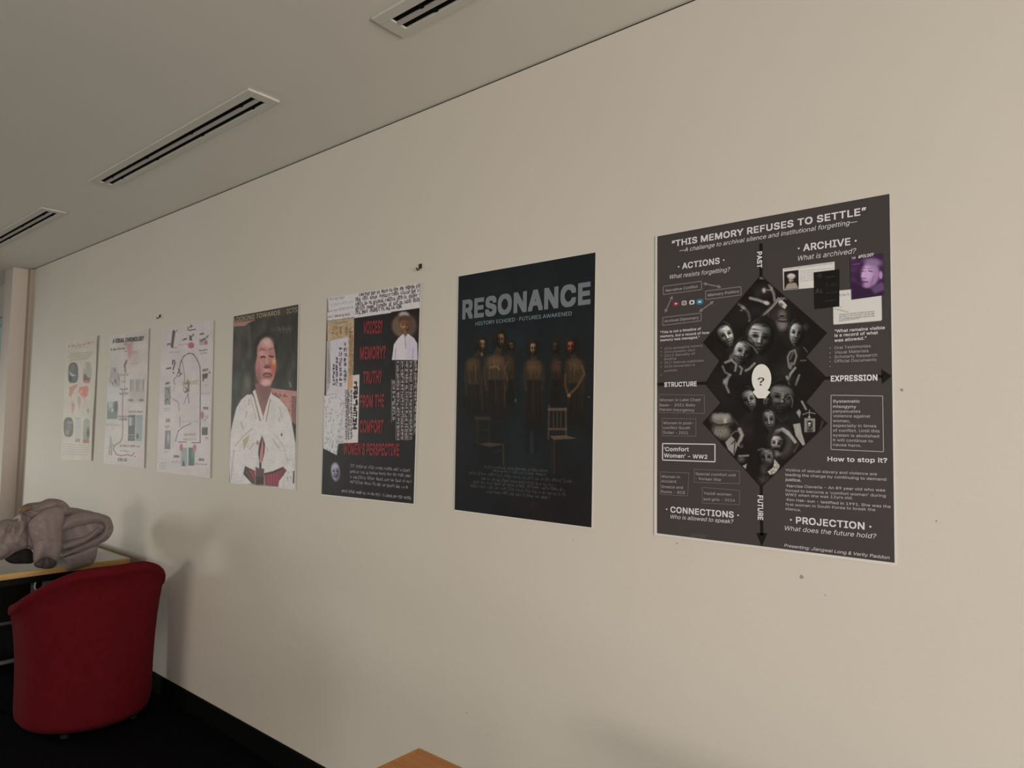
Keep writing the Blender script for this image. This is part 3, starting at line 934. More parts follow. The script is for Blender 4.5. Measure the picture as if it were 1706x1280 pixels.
    c.face(*b(800, 270), 7, 10, 80, 0, -.4, 14, -.2, seed=10, strands=.42)
    c.stroke([b(900, 430), b(960, 490), b(1030, 440)], 1.6, (52, 46, 44), .7, .8)
    c.face(*b(815, 480), 12, 22, 110, -.1, .1, 12, .1, seed=11, wr=.4, strands=.42)
    c.poly([b(640, 330), b(760, 320), b(770, 640), b(650, 700)], (13, 9, 9), .8, 4)
    # clenched fists
    c.ell(*b(290, 470), 18, 11, (104, 97, 89), .3, 1, .1)
    c.ell(*b(290, 600), 16, 12, (96, 90, 82), .3, 1, .4)
    for k in range(5):
        c.ell(*b(210 + 38 * k, 430 + 6 * (k % 2)), 4.2, 5, (140, 132, 122), .5, .7)
        c.stroke([b(200 + 42 * k, 545), b(235 + 40 * k, 520)], 1.2, (30, 26, 24), .8, .6)
    c.stroke([b(180, 500), b(260, 530), b(390, 510)], 2.4, (28, 23, 22), .8, .9)
    for k in range(4):
        c.stroke([b(210 + 34 * k, 640), b(235 + 34 * k, 580)], 2.6, (132, 125, 115), .6, .9)
    c.ell(*b(330, 480), 3, 4, (172, 164, 152), .5, .8)
    # big half face
    c.poly([b(330, 720), b(400, 650), b(440, 690), b(470, 760), b(430, 870), b(360, 800)], (142, 134, 128), .95, 1)
    c.stroke([b(490, 575), b(520, 640), b(480, 740), b(510, 760)], 6, (150, 140, 134), .9, 1.4)
    c.ell(*b(435, 630), 6, 2.4, (20, 16, 15), .5, .95, .3)
    c.stroke([b(395, 640), b(440, 600), b(500, 590)], 2.2, (120, 111, 106), .7, .8)
    c.stroke([b(400, 740), b(440, 700), b(430, 850)], 2, (30, 25, 24), .8, .7)
    c.ell(*b(510, 745), 3, 4, (24, 18, 18), .5, .9)
    c.stroke([b(485, 875), b(590, 870)], 3.2, (142, 132, 126), .85, .7)
    c.stroke([b(490, 855), b(580, 850)], 2, (18, 13, 13), .9, .6)
    c.ell(*b(510, 910), 6, 5, (92, 84, 80), .6, .8)
    c.stroke([b(440, 480), b(470, 520)], 3, (70, 63, 60), .7, 1.2)
    c.poly([b(525, 985), b(575, 960), b(560, 1020), b(540, 1010)], (165, 156, 148), .9, .7)
    # crying woman with white scarf
    c.ell(*b(960, 720), 20, 26, (58, 52, 50), .25, 1, -.1)
    c.poly([b(860, 640), b(900, 580), b(980, 555), b(1050, 600), b(1140, 720), b(1110, 740), b(1040, 650), b(960, 600), b(880, 650)], (150, 142, 135), .95, 1)
    c.face(*b(915, 745), 12, 18, 140, .15, -.35, 10, -.3, seed=13, wr=.6, strands=.42)
    c.ell(*b(905, 765), 4.5, 2.6, (120, 92, 88), .5, .8)
    c.ell(*b(905, 795), 5, 2.6, (16, 12, 12), .4, .95)
    c.ell(*b(900, 850), 7, 4.5, (130, 121, 115), .5, .8)
    c.stroke([b(1150, 740), b(1100, 830)], 3, (86, 79, 75), .7, 1.4)
    # dark figure and lace collar
    c.face(*b(785, 900), 13, 19, 92, 0, .3, 12, .1, seed=14, wr=.7, strands=.42)
    c.stroke([b(700, 810), b(750, 790), b(800, 830)], 2.4, (118, 110, 105), .7, 1)
    c.poly([b(880, 905), b(945, 985), b(900, 1075), b(830, 1085), b(805, 1050), b(870, 1000)], (166, 157, 149), .9, .8)
    c.noise(.35, 1.4, 1.4, 5, (1276, 760, 1304, 795))
    c.ell(*b(760, 1020), 5, 8, (74, 67, 63), .6, .7)
    c.ell(*b(760, 1140), 9, 7, (58, 52, 49), .5, .8)
    c.noise(.5, 1.2, 1.2, 6, (1260, 790, 1282, 812))
    # portrait held up, white cloth
    c.poly([b(1090, 520), b(1170, 505), b(1190, 620), b(1230, 750), b(1200, 760), b(1120, 650)], (158, 149, 141), .9, .8)
    c.poly([b(1125, 385), b(1160, 350), b(1180, 380), b(1165, 450)], (150, 142, 134), .9, .8)
    c.stroke([b(1190, 265), b(1235, 350)], 3.6, (146, 138, 131), .85, 1)
    c.poly([b(1218, 450), b(1338, 455), b(1338, 605), b(1218, 608)], (134, 127, 120), .95, .6)
    c.poly([b(1240, 475), b(1318, 478), b(1318, 590), b(1240, 592)], (92, 86, 81), .9, .6)
    c.face(*b(1278, 530), 3.6, 6, 165, 0, -.2, 40, 0, hair=30)
    c.ell(*b(1278, 590), 5, 2.4, (40, 36, 34), .4, .8)
    c.stroke([b(1200, 410), b(1270, 385), b(1340, 400)], 1.7, (140, 132, 125), .8, .6)
    c.stroke([b(1272, 440), b(1275, 360)], 1.7, (150, 142, 135), .8, .6)
    c.ell(*b(1272, 440), 2, 1.7, (160, 150, 142), .4, .9)
    c.stroke([b(1440, 470), b(1380, 600)], 2, (66, 60, 58), .8, 1)
    c.stroke([b(1420, 460), b(1400, 560)], 1.5, (84, 77, 74), .6, 1)
    # seams between the photographs
    for p0, p1 in (((1200, 601.4), (1232, 568)), ((1238, 566), (1262, 592)), ((1310, 640), (1342.8, 595.3)), ((1310, 640), (1342.8, 670.5)), ((1342.8, 518), (1318, 545))):
        c.stroke([p0, p1], 1.1, (9, 6, 6), .7, .5)
    c.noise(.10, 1.1, 1.1, 11)
    # outside the stepped diamond stays the poster grey
    c2 = c.C.copy()
    c.C[:] = np.array(GREY, float)
    mask = c
    w = (slice(None), slice(None))
    X, Y = c.X, c.Y
    ins = np.zeros(X.shape, bool)
    dmin = None
    for (ax, ay), (bx, by) in zip(D, D[1:] + D[:1]):
        e = c.seg_d(w, (ax, ay), (bx, by))
        dmin = e if dmin is None else np.minimum(dmin, e)
        ins ^= ((ay > Y) != (by > Y)) & (X < (bx - ax) * (Y - ay) / (by - ay + 1e-9) + ax)
    al = np.clip((np.where(ins, dmin, -dmin) + .5), 0, 1)[..., None]
    c.C = c.C * (1 - al) + c2 * al
    for p0, p1 in zip(D, D[1:] + D[:1]):
        c.stroke([p0, p1], 1.6, (8, 6, 6), .8, .5)
    c.done('collage_print', 1.5, 'stepped diamond of black and white portrait photographs')
    # head silhouette with the question mark
    pts = [(1269.7 + 16.3 * math.cos(t), 631.5 + 24.5 * math.sin(t)) for t in np.linspace(math.radians(140), math.radians(400), 26)]
    pts += [(1279.5, 650.5), (1284.3, 653.5), (1276.5, 663.8), (1263.5, 664), (1254.8, 653.5), (1259, 649.5)]
    po.shape('head_silhouette', [pts], (214, 206, 202), 4)
    T('question_mark_lettering', [('?', (1263.8, 642.8), (1274.4, 642.4), 17.5, 0, 0)], (20, 16, 16), 6, label='black question mark on the white head')

    # ---- archive clippings
    c = po.canvas([(1303, 445), (1394, 433), (1394, 480), (1303, 487)], 2.2, GREY)
    c.poly([(1304.7, 448), (1391.1, 436.4), (1391.6, 477.1), (1306, 484.1)], (198, 190, 182), 1, .4)
    c.poly([(1306.8, 453.2), (1331, 450.4), (1331.4, 481.3), (1307.4, 483.3)], (28, 22, 20), 1, .4)
    c.poly([(1308, 483), (1312, 474), (1319, 471), (1327, 472), (1331, 480.5)], (150, 138, 124), .95, .7)
    c.face(1319, 467, 4.6, 6.4, 130, 0, -.2, 40, 0, tint=(1, .8, .68), amb=.4, gamma=1.)
    c.ell(1319, 460.6, 6.8, 4.6, (186, 178, 168), .25, 1)
    c.stroke([(1313, 463.6), (1325, 462.6)], 1.2, (120, 112, 104), .8, .4)
    c.words((1308, 450), (1388, 439.8), 1.6, (120, 114, 110), .5, .6, 3)
    for k in range(6):
        c.words((1334, 453 + k * 3.4), (1356 if k > 2 else 1389, 450.5 + k * 3.3 - (0 if k > 2 else 2.6)), 1.5, (150, 143, 138), .5, .6, 5 + k)
    c.done('clipping_print', 2, 'white article clipping with a small portrait')
    c = po.canvas([(1356.3, 454.5), (1399.2, 449.2), (1399.2, 511), (1357.6, 515.8)], 2.2, (17, 15, 14))
    c.ell(1366, 460, 4, 4, (48, 38, 32), .5, .8)
    c.stroke([(1377, 463), (1391, 461)], 1.4, (66, 58, 52), .7, .6)
    c.words((1378, 478), (1394, 476), 5, (54, 50, 46), .9, .7, 2)
    c.stroke([(1360, 489), (1363, 482), (1365, 488)], 1.2, (96, 88, 80), .8, .5)
    c.stroke([(1369, 482), (1368, 488), (1371, 488)], 1.2, (80, 74, 68), .8, .5)
    c.words((1378, 490), (1396, 488), 3.4, (60, 54, 50), .8, .7, 4)
    c.words((1376, 503), (1394, 501), 2, (70, 64, 60), .6, .7, 6)
    c.done('clipping_print', 3, 'black cover clipping')
    c = po.canvas([(1386.5, 483.5), (1471, 475.5), (1471.5, 536.5), (1388, 544)], 2.2, GREY)
    c.poly([(1388.3, 485.4), (1469, 478), (1470, 533), (1468, 535), (1390.5, 541.4), (1389, 540)], (196, 187, 179), 1, .7)
    c.ell(1394.7, 492.4, 3.6, 4.2, (84, 78, 74), .3, .95)
    c.words((1400, 493.5), (1416, 492), 3, (120, 113, 108), .7, .8, 2)
    c.words((1392, 516), (1414, 521), 1.8, (120, 113, 108), .5, .7, 3)
    c.words((1392, 511), (1402, 513), 1.8, (120, 113, 108), .5, .7, 4)
    for k in range(4):
        c.words((1399, 525.5 + k * 3.6), (1458 - 6 * (k == 3) * 4, 520 + k * 3.6), 2, (112, 105, 100), .6, .8, 8 + k)
    c.done('clipping_print', 2, 'white document clipping')
    c = po.canvas([(1417.5, 430.5), (1471.8, 422.5), (1473.6, 492.6), (1419.5, 500)], 2.4, (62, 34, 66))
    c.noise(.25, 9, 9, 3)
    c.poly([(1420, 470), (1440, 478), (1452, 470), (1473, 466), (1473, 493), (1420, 500)], (44, 22, 50), .9, 3)
    V = (.92, .72, .98)
    c.ell(1453, 452, 19, 19, (60, 36, 62), .3, .9)
    c.ell(1451, 458, 14.5, 21, (150, 112, 152), .18, 1, .12)
    c.ell(1446, 455, 9, 14, (184, 148, 186), .4, .9, .1)
    c.ell(1455, 437.5, 15, 6.5, (128, 100, 134), .4, .95, .1)
    c.ell(1468, 459, 3, 6.5, (164, 126, 166), .3, 1)
    for s in (-1, 1):
        c.stroke([(1444 + s * 6 - 2, 452), (1448 + s * 6, 453)], 1.8, (70, 44, 76), .85, .6)
        c.stroke([(1443 + s * 6 - 2, 448), (1448 + s * 6, 448)], 1.2, (84, 56, 90), .7, .6)
    c.stroke([(1441, 452), (1436.5, 461), (1441, 463)], 2, (196, 162, 198), .8, .7)
    c.stroke([(1438.5, 464), (1443, 464.5)], 1.4, (80, 52, 86), .85, .5)
    c.stroke([(1438, 470), (1446, 470.5)], 2, (76, 46, 80), .9, .6)
    c.ell(1444, 476.5, 6, 4, (166, 128, 168), .5, .8)
    c.stroke([(1456, 462), (1452, 474)], 2, (112, 78, 116), .6, 1)
    c.poly([(1452, 482), (1468, 470), (1474, 474), (1474, 484), (1458, 490)], (112, 84, 120), .7, 2)
    c.stroke([(1421, 441.5), (1433, 440)], 1.2, (120, 98, 124), .7, .5)
    c.done('clipping_print', 4, 'purple portrait cover')
    T('cover_lettering', [('THE', (1420, 432.8), (1426.5, 431.8), 4.4, .01, .1), ('APOLOGY', (1430.5, 431.4), (1457, 427), 6.6, .02, .1)], (206, 196, 204), 6)
    c = po.canvas([(1151, 886.5), (1182, 889), (1182, 897), (1151, 894.5)], 2, GREY)
    c.words((1152, 890.5), (1181, 893), 1.6, (96, 90, 88), .5, .6, 1)
    c.words((1152, 893.6), (1176, 895.6), 1.6, (96, 90, 88), .5, .6, 2)
    c.done('small_print', 2)


p_memory()
# ------------------------------------------------------------------ poster: RESONANCE
def p_resonance():
    po = Poster('exhibition_poster', 'near-black poster titled RESONANCE with six bronze figures and two chairs',
                [(764, 460), (993.5, 419.8), (988.5, 881.3), (757, 851.3)], (178, 167, 150))
    c = po.canvas([(765, 461), (993, 421), (986.3, 879), (758.3, 849.4)], 1.55, (19, 21, 22))
    c.ell(850, 560, 80, 90, (21, 27, 30), .9, .8)
    c.ell(868, 700, 22, 90, (24, 28, 31), .9, .8)
    c.ell(960, 480, 60, 50, (20, 26, 28), .9, .6)
    c.ell(935, 850, 60, 40, (24, 15, 16), .9, .7)
    c.noise(.12, 26, 30, 2)
    q = lambda X, Y: (760 + X / 7.417, 540 + Y / 7.417)
    r = lambda X, Y: (755 + X / 6.4, 680 + Y / 6.4)
    B = lambda v: (v * 1.22, v * .92, v * .63)
    Dk = (15, 12, 11)

    def skirt(x0, x1, y0, y1, spread, tone, seed):
        rr = np.random.RandomState(seed)
        c.poly([(x0, y0), (x1, y0), (x1 + spread, y1), (x0 - spread, y1)], B(tone * .5), .95, 2.5)
        for k in range(9):
            u = (k + .5) / 9
            xa, xb = x0 + (x1 - x0) * u, x0 - spread + (x1 - x0 + 2 * spread) * u
            c.stroke([(xa, y0), (xb, y0 + (y1 - y0) * rr.uniform(.6, .95))], 1.4, B(tone * rr.choice([.35, .8, 1.])), .55, .8)
        c.poly([(x0 - spread - 3, y1 - 28), (x1 + spread + 3, y1 - 28), (x1 + spread + 4, y1 + 14), (x0 - spread - 4, y1 + 14)], (16, 16, 15), .5, 12)

    def figure(hx, hy, hr, hh, tone, turn, cx, sy, w, wy, y1, htone=None, seed=1, red=0):
        """head, shoulders, torso, draped skirt"""
        c.ell(hx - turn * 2, hy + 1, hr * 1.7, hh * 1.34, B(17), .2, 1)
        c.ell(hx - turn * 2 - hr * .5, hy - hh * .6, hr * .8, hh * .6, B(34), .7, .7)
        for k in range(8):
            xx = hx - turn * 2 + hr * 1.5 * math.cos(.4 * k + .2)
            c.stroke([(xx, hy - hh * .9 * math.sin(.4 * k + .2)), (xx * .8 + hx * .2 + 1, hy + hh * .9)], .9, B(30), .45, .5)
        c.poly([(hx - hr * .5, hy + hh * .5), (hx + hr * .5, hy + hh * .5), (cx + w * .22, sy + 3), (cx - w * .22, sy + 3)], B(tone * .55), 1, 1)
        skirt(cx - w * .38, cx + w * .38, wy, y1, w * .16, tone * .62, seed)
        c.poly([(cx - w * .5, sy + 5), (cx - w * .3, sy), (cx + w * .3, sy), (cx + w * .5, sy + 5), (cx + w * .42, wy), (cx - w * .4, wy)], B(tone * .62), 1, 1.6)
        c.ell(cx - w * .12, sy + 10, w * .3, 9, B(tone * 1.05), .7, .7)
        c.ell(cx + w * .2, sy + 12, w * .18, 8, B(tone * .95), .7, .6)
        c.stroke([(cx - w * .48, sy + 6), (cx - w * .56, sy + 28), (cx - w * .46, wy + 16)], w * .15, B(tone * .6), .9, 1)
        c.stroke([(cx + w * .48, sy + 6), (cx + w * .56, sy + 28), (cx + w * .46, wy + 16)], w * .15, B(tone * .5), .9, 1)
        rr = np.random.RandomState(seed + 9)
        for k in range(7):
            x = cx + w * rr.uniform(-.36, .36)
            c.stroke([(x, sy + rr.uniform(4, 14)), (x + rr.uniform(-3, 3), wy - rr.uniform(0, 8))], 1., B(tone * rr.choice([.3, 1.05])), .5, .6)
        ht = htone or tone * 1.25
        tint = (1, .52, .36) if red else (1, .76, .52)
        c.face(hx, hy, hr * .95, hh, ht * .95, 0, -.3 * (1 if turn <= 0 else -1), 15, turn, None, tint=tint, wr=.2, seed=seed)

    figure(*q(675, 275), 5.6, 8.6, 50, .3, q(655, 0)[0], q(0, 400)[1], 20, q(0, 680)[1], q(0, 1000)[1], 66, 3)
    figure(*q(320, 260), 6.6, 11.5, 62, .35, q(220, 0)[0], q(0, 430)[1], 25, q(0, 750)[1], q(0, 1120)[1], 112, 4)
    figure(*q(550, 200), 7.4, 14, 72, .2, q(500, 0)[0], q(0, 395)[1], 35, q(0, 690)[1], q(0, 1180)[1], 90, 5)
    figure(*q(1240, 290), 5.4, 11, 44, -.3, q(1245, 0)[0], q(0, 440)[1], 19, q(0, 680)[1], q(0, 1000)[1], 52, 6)
    c.ell(*q(1250, 520), 6.5, 8, (70, 38, 40), .6, .7)
    figure(*q(965, 310), 6.6, 12.5, 64, 0, q(970, 0)[0], q(0, 450)[1], 30, q(0, 690)[1], q(0, 1290)[1], 112, 7)
    figure(*q(1430, 290), 7.2, 13, 62, -.45, q(1475, 0)[0], q(0, 430)[1], 29, q(0, 730)[1], q(0, 1230)[1], 110, 8, red=1)
    # folded arms of the right-hand figure, arms of the left pair
    c.stroke([q(1560, 520), q(1590, 620), q(1500, 780), q(1400, 880)], 4, B(62), .9, 1)
    c.stroke([q(1360, 620), q(1350, 760), q(1395, 885)], 3, B(58), .8, 1)
    c.ell(*q(1400, 885), 3, 3, B(92), .4, .9)
    c.stroke([q(540, 560), q(500, 520), q(430, 540)], 3.4, B(84), .8, 1)
    c.stroke([q(640, 480), q(600, 560), q(640, 690)], 3, B(60), .8, 1)
    c.stroke([q(320, 640), q(330, 1060)], 3, B(40), .7, 1.4)
    c.stroke([q(600, 700), q(610, 1030)], 1.5, B(66), .6, .9)
    c.stroke([q(490, 700), q(500, 960)], 1.3, B(74), .5, .8)
    c.stroke([q(325, 330), q(320, 420)], 3, B(30), .8, .8)
    c.ell(*q(325, 375), 2, 3, (112, 104, 88), .5, .7)
    # legs of the middle girl
    for x in (795, 880):
        c.stroke([r(x + 15, 240), r(x + 5, 470)], 4.6, (15, 16, 17), .9, 1.4)
    c.stroke([r(840, 260), r(845, 470)], 4, (36, 42, 46), .6, 1.4)
    # chairs in the picture
    CW = lambda v: (v, v * .78, v * .6)
    for pts, w, t in (([r(1030, -30), r(1020, 330)], 3, 60), ([r(1205, 0), r(1210, 300)], 2.8, 66), ([r(1030, 15), r(1205, 15)], 5, 84), ([r(1030, 225), r(1210, 225)], 3.6, 76),
                      ([r(1075, 30), r(1075, 220)], 1.8, 60), ([r(1115, 30), r(1115, 220)], 1.8, 60), ([r(1155, 30), r(1155, 220)], 1.8, 60),
                      ([r(1080, 340), r(1080, 700)], 2.6, 44), ([r(1050, 330), r(1050, 660)], 2, 34)):
        c.stroke(pts, w, CW(t), .9, .7)
    c.poly([r(1035, 300), r(1200, 290), r(1325, 325), r(1080, 338)], CW(82), .95, .8)
    for pts, w, t in (([r(260, 90), r(265, 370)], 3, 38), ([r(385, 90), r(390, 370)], 2.6, 36), ([r(255, 110), r(390, 110)], 6, 50), ([r(265, 235), r(390, 235)], 3, 36), ([r(540, 400), r(545, 600)], 2.8, 54), ([r(440, 470), r(540, 450)], 2, 40)):
        c.stroke(pts, w, CW(t), .85, .8)
    c.poly([r(270, 385), r(390, 368), r(560, 385), r(400, 415)], CW(64), .9, .8)
    c.ell(*r(860, 1030), 5, 5, (36, 28, 22), .7, .6)
    c.ell(*q(740, 945), 1, 3, (110, 112, 112), .6, .7)
    c.ell(*q(1645, 905), 1, 1, (130, 130, 128), .6, .8)
    k = 0
    for p0, p1, h in (((808, 779.5), (912, 786.5), 4), ((822, 785.6), (911, 792.5), 3.6), ((784, 790), (952, 804.5), 5), ((803.5, 799), (928, 811), 4.4), ((790, 804.6), (941, 818), 4.4), ((785.5, 811), (944, 826.5), 4.6), ((812, 820.8), (917.5, 831.6), 4.2)):
        k += 1
        c.words(p0, p1, h, (104, 96, 94), .8, .62, 20 + k)
    c.noise(.10, 1.3, 1.3, 4)
    c.done('picture_print', 1, 'dark stage picture of bronze figures and wooden chairs')
    po.text('title_lettering', [('RESONANCE', (771.3, 531), (984.9, 504.8), 43, .036, 0)], (100, 103, 102), 3)
    po.text('subtitle_lettering', [('HISTORY ECHOED \u00b7 FUTURES AWAKENED', (793.5, 542.8), (953.7, 525.6), 8.2, 0, 0)], (118, 126, 128), 3)


p_resonance()


# ------------------------------------------------------------------ poster: collage with red words
def p_voices():
    po = Poster('exhibition_poster', 'black collage poster asking VOICES? MEMORY? TRUTH? in tall red letters',
                [(546, 497), (703, 470.5), (691.5, 841.5), (536.5, 826)], (172, 162, 145), curl=.0015)
    z = 3.05
    g = lambda X, Y: (520 + X / z, 430 + Y / z)
    WHT = (186, 178, 174)
    c = po.canvas([(546.5, 498), (702, 472), (690.3, 839.5), (537, 823.5)], 2.0, (27, 24, 24))
    c.noise(.12, 14, 14, 3)
    # white head block of text
    c.poly([g(80, 198), g(552, 128), g(552, 258), g(80, 326)], (184, 174, 168), 1, .5)
    a = lambda X, Y: (535 + X / 9.478, 460 + Y / 9.478)
    for k, (x0, y0, x1, y1) in enumerate(((615, 318, 1560, 180), (560, 395, 1560, 250), (560, 470, 1548, 328), (560, 540, 1560, 400), (560, 605, 1290, 495))):
        c.words(a(x0, y0), a(x1, y1), 5.6, (22, 18, 18), 1.25, .95, 30 + k, 1.0)
    c.words(a(1370, 140), a(1570, 112), 2.2, (110, 104, 100), .6, .7, 3)
    for k, (x0, y0, x1, y1, t) in enumerate(((145, 385, 380, 352, 96), (170, 475, 535, 410, 140), (130, 575, 535, 500, 112), (120, 660, 380, 628, 118))):
        c.words(a(x0, y0), a(x1, y1), 3.4, (t, t * .96, t), .7, .8, 40 + k)
    c.words(a(235, 650), a(480, 612), 3.6, (60, 56, 60), .8, .8, 44)
    c.stroke([a(112, 360), a(118, 570)], 1.3, (60, 55, 52), .8, .5)
    c.stroke([a(105, 715), a(530, 655)], 1.2, (60, 54, 52), .7, .5)
    # tan parchment
    c.poly([g(80, 326), g(217, 305), g(212, 600), g(208, 668), g(150, 668), g(150, 500), g(80, 520)], (158, 134, 104), 1, .5)
    c.noise(.10, 3, 3, 7, (546, 528, 592, 650))
    for x0 in (112, 128, 148, 178, 195):
        c.chars(g(x0, 0)[0], g(0, 350)[1], g(0, 405)[1], 6.5, (96, 70, 48), int(x0), .8, 4.4, .75)
    c.words(a(240, 760), a(440, 730), 2.6, (112, 84, 60), .7, .7, 3)
    for x0 in (196, 206):
        c.chars(g(x0, 0)[0], g(0, 370)[1], g(0, 600)[1], 3.2, (96, 74, 52), int(x0) + 3, .7, 2.2, .75)
    c.stroke([g(199, 320), g(199, 650)], .8, (120, 98, 72), .7, .4)
    # white documents
    c.poly([g(78, 425), g(186, 402), g(184, 560), g(180, 940), g(140, 945), g(72, 900)], (176, 168, 168), 1, .5)
    c.poly([g(64, 700), g(140, 690), g(168, 720), g(128, 1002), g(60, 968)], (178, 174, 170), 1, .5)
    c.poly([g(80, 420), g(98, 415), g(92, 660), g(74, 690)], (150, 142, 132), .9, .6)
    for i, (x, y0, y1, s) in enumerate(((113, 540, 655, 5), (128, 505, 665, 5), (148, 452, 665, 7), (170, 430, 650, 7))):
        c.chars(g(x, 0)[0], g(0, y0)[1], g(0, y1)[1], s, (48, 44, 54), 60 + i, 1.0, s * .62, .9, 1.2)
    c.words(g(82, 560), g(82, 561.), 3, (120, 114, 108), .6, .6, 4)
    for i in range(5):
        c.chars(g(84 + 2.5 * i, 0)[0], g(0, 450 + 20 * i)[1], g(0, 640)[1], 2.4, (124, 117, 108), 90 + i, .6, 1.8, .6)
    rr = np.random.RandomState(5)
    for k in range(90):
        x, y = rr.uniform(68, 160), rr.uniform(705, 985)
        p = g(x, y)
        L = rr.uniform(1, 4)
        c.stroke([p, (p[0] + rr.uniform(-1, 1.6), p[1] + L)], .8, (70, 66, 66), rr.uniform(.4, .9), .4)
    c.stroke([g(70, 700), g(120, 690), g(165, 735)], .8, (120, 114, 112), .7, .4)
    c.stroke([g(165, 735), g(128, 1002)], .9, (120, 116, 112), .6, .5)
    for i, x in enumerate((176, 190)):
        c.chars(g(x, 0)[0], g(0, 670)[1], g(0, 930)[1], 3.6, (70, 64, 66), 120 + i, .8, 2.8, .85)
    c.poly([g(205, 597), g(244, 592), g(236, 938), g(180, 942), g(186, 668), g(206, 662)], (182, 172, 164), 1, .5)
    c.poly([g(185, 600), g(210, 600), g(208, 664), g(185, 668)], (170, 132, 92), .9, .6)
    c.chars(g(224, 0)[0], g(0, 628)[1], g(0, 885)[1], 9.5, (18, 14, 14), 7, 1.8, 6.6, .98, 1.05, -.02)
    for i, x in enumerate((189, 202)):
        c.chars(g(x, 0)[0], g(0, 670)[1], g(0, 930)[1], 3.8, (64, 58, 60), 140 + i, .8, 2.8, .85)
    # columns of white characters at the right
    for i, (x, y0, y1) in enumerate(((418, 618, 835), (440, 525, 925), (462, 525, 925), (484, 525, 925), (506, 525, 925), (530, 520, 900))):
        c.chars(g(x, 0)[0], g(0, y0)[1], g(0, y1)[1], 5.6, (150, 140, 136), 200 + i, 1.0, 3.9, .85, 1.12)
        c.stroke([g(x - 11, y0), g(x - 11, y1)], .9, (128, 120, 116), .8, .4)
    # person in a straw hat
    c.poly([g(405, 275), g(552, 255), g(550, 520), g(405, 520)], (26, 20, 19), 1, .8)
    c.ell(*g(470, 345), 20.5, 20, (92, 76, 58), .12, 1)
    c.ell(*g(500, 350), 12, 16, (72, 52, 46), .5, .7)
    c.ell(*g(470, 288), 8.5, 5, (150, 142, 134), .3, .95)
    c.ell(*g(475, 310), 11, 6, (70, 50, 34), .3, .95)
    c.face(*g(474, 345), 8, 13, 104, 0, -.2, 40, .05, tint=(1, .70, .50), amb=.45, gamma=.9)
    c.ell(*g(474, 322), 9, 5, (84, 52, 32), .5, .8)
    c.stroke([g(475, 372), g(476, 395)], 5, (112, 76, 54), .9, .8)
    c.poly([g(408, 519), g(418, 440), g(440, 408), g(466, 385), g(478, 402), g(490, 385), g(522, 408), g(538, 435), g(540, 519)], (182, 174, 178), 1, .6)
    c.poly([g(485, 395), g(520, 410), g(536, 440), g(538, 515), g(480, 515)], (170, 158, 172), .6, 3)
    c.stroke([g(477, 400), g(478, 460)], 1.2, (120, 108, 112), .8, .5)
    c.stroke([g(470, 395), g(485, 450)], .9, (120, 108, 112), .6, .5)
    c.stroke([g(425, 515), g(428, 460)], 1.2, (110, 102, 106), .6, .6)
    c.stroke([g(515, 515), g(518, 460)], 1.2, (110, 102, 106), .6, .6)
    # pale mask at the lower left
    c.ell(*g(115, 1130), 14, 26, (32, 33, 36), .6, .8)
    c.ell(*g(122, 1087), 7.4, 15.5, (122, 116, 126), .15, 1, -.05)
    c.ell(*g(118, 1070), 5.5, 8, (156, 149, 158), .4, .9)
    c.ell(*g(130, 1098), 4, 8, (70, 64, 72), .5, .85)
    for e, s in ((113, 1), (131, 1)):
        c.ell(*g(e, 1082), 2, 1.6, (40, 36, 42), .4, .9)
        c.stroke([g(e - 6, 1071), g(e + 6, 1070)], .9, (64, 58, 66), .8, .4)
    c.stroke([g(123, 1080), g(125, 1097)], 1.2, (176, 168, 176), .8, .5)
    c.stroke([g(113, 1108), g(122, 1114), g(132, 1106)], 1.2, (48, 42, 48), .9, .4)
    c.stroke([g(117, 1118), g(122, 1130)], 1.4, (150, 142, 152), .8, .5)
    for k, (x0, y0, x1, y1) in enumerate(((200, 1062, 500, 1086), (197, 1090, 505, 1112), (197, 1117, 505, 1142), (197, 1142, 490, 1172))):
        c.words(g(x0, y0), g(x1, y1), 4.4, (150, 142, 140), .95, .85, 70 + k, 1.05)
    c.words(g(155, 1188), g(508, 1226), 4.2, (158, 150, 148), .95, .85, 77, 1.05)
    c.noise(.05, 1.2, 1.2, 8)
    c.done('collage_print', 1, 'collage of documents, columns of characters, a person in a straw hat and a pale mask')
    RED = (110, 41, 41)
    rows = [('VOICES?', (265, 385), (362, 380), 27), ('MEMORY?', (247, 513), (378, 508), 26.5), ('TRUTH?', (262, 636), (357, 632), 26), ('FROM THE', (247, 758), (370, 754), 26.5), ('COMFORT', (246, 885), (366, 886), 27), ('WOMEN\u2019S PERSPECTIVE', (163, 996), (447, 1004), 25)]
    for t, p0, p1, h in rows:
        po.text('title_lettering', [(t, g(*p0), g(*p1), h, .03, 0)], RED, 3, label='tall condensed red lettering')


p_voices()


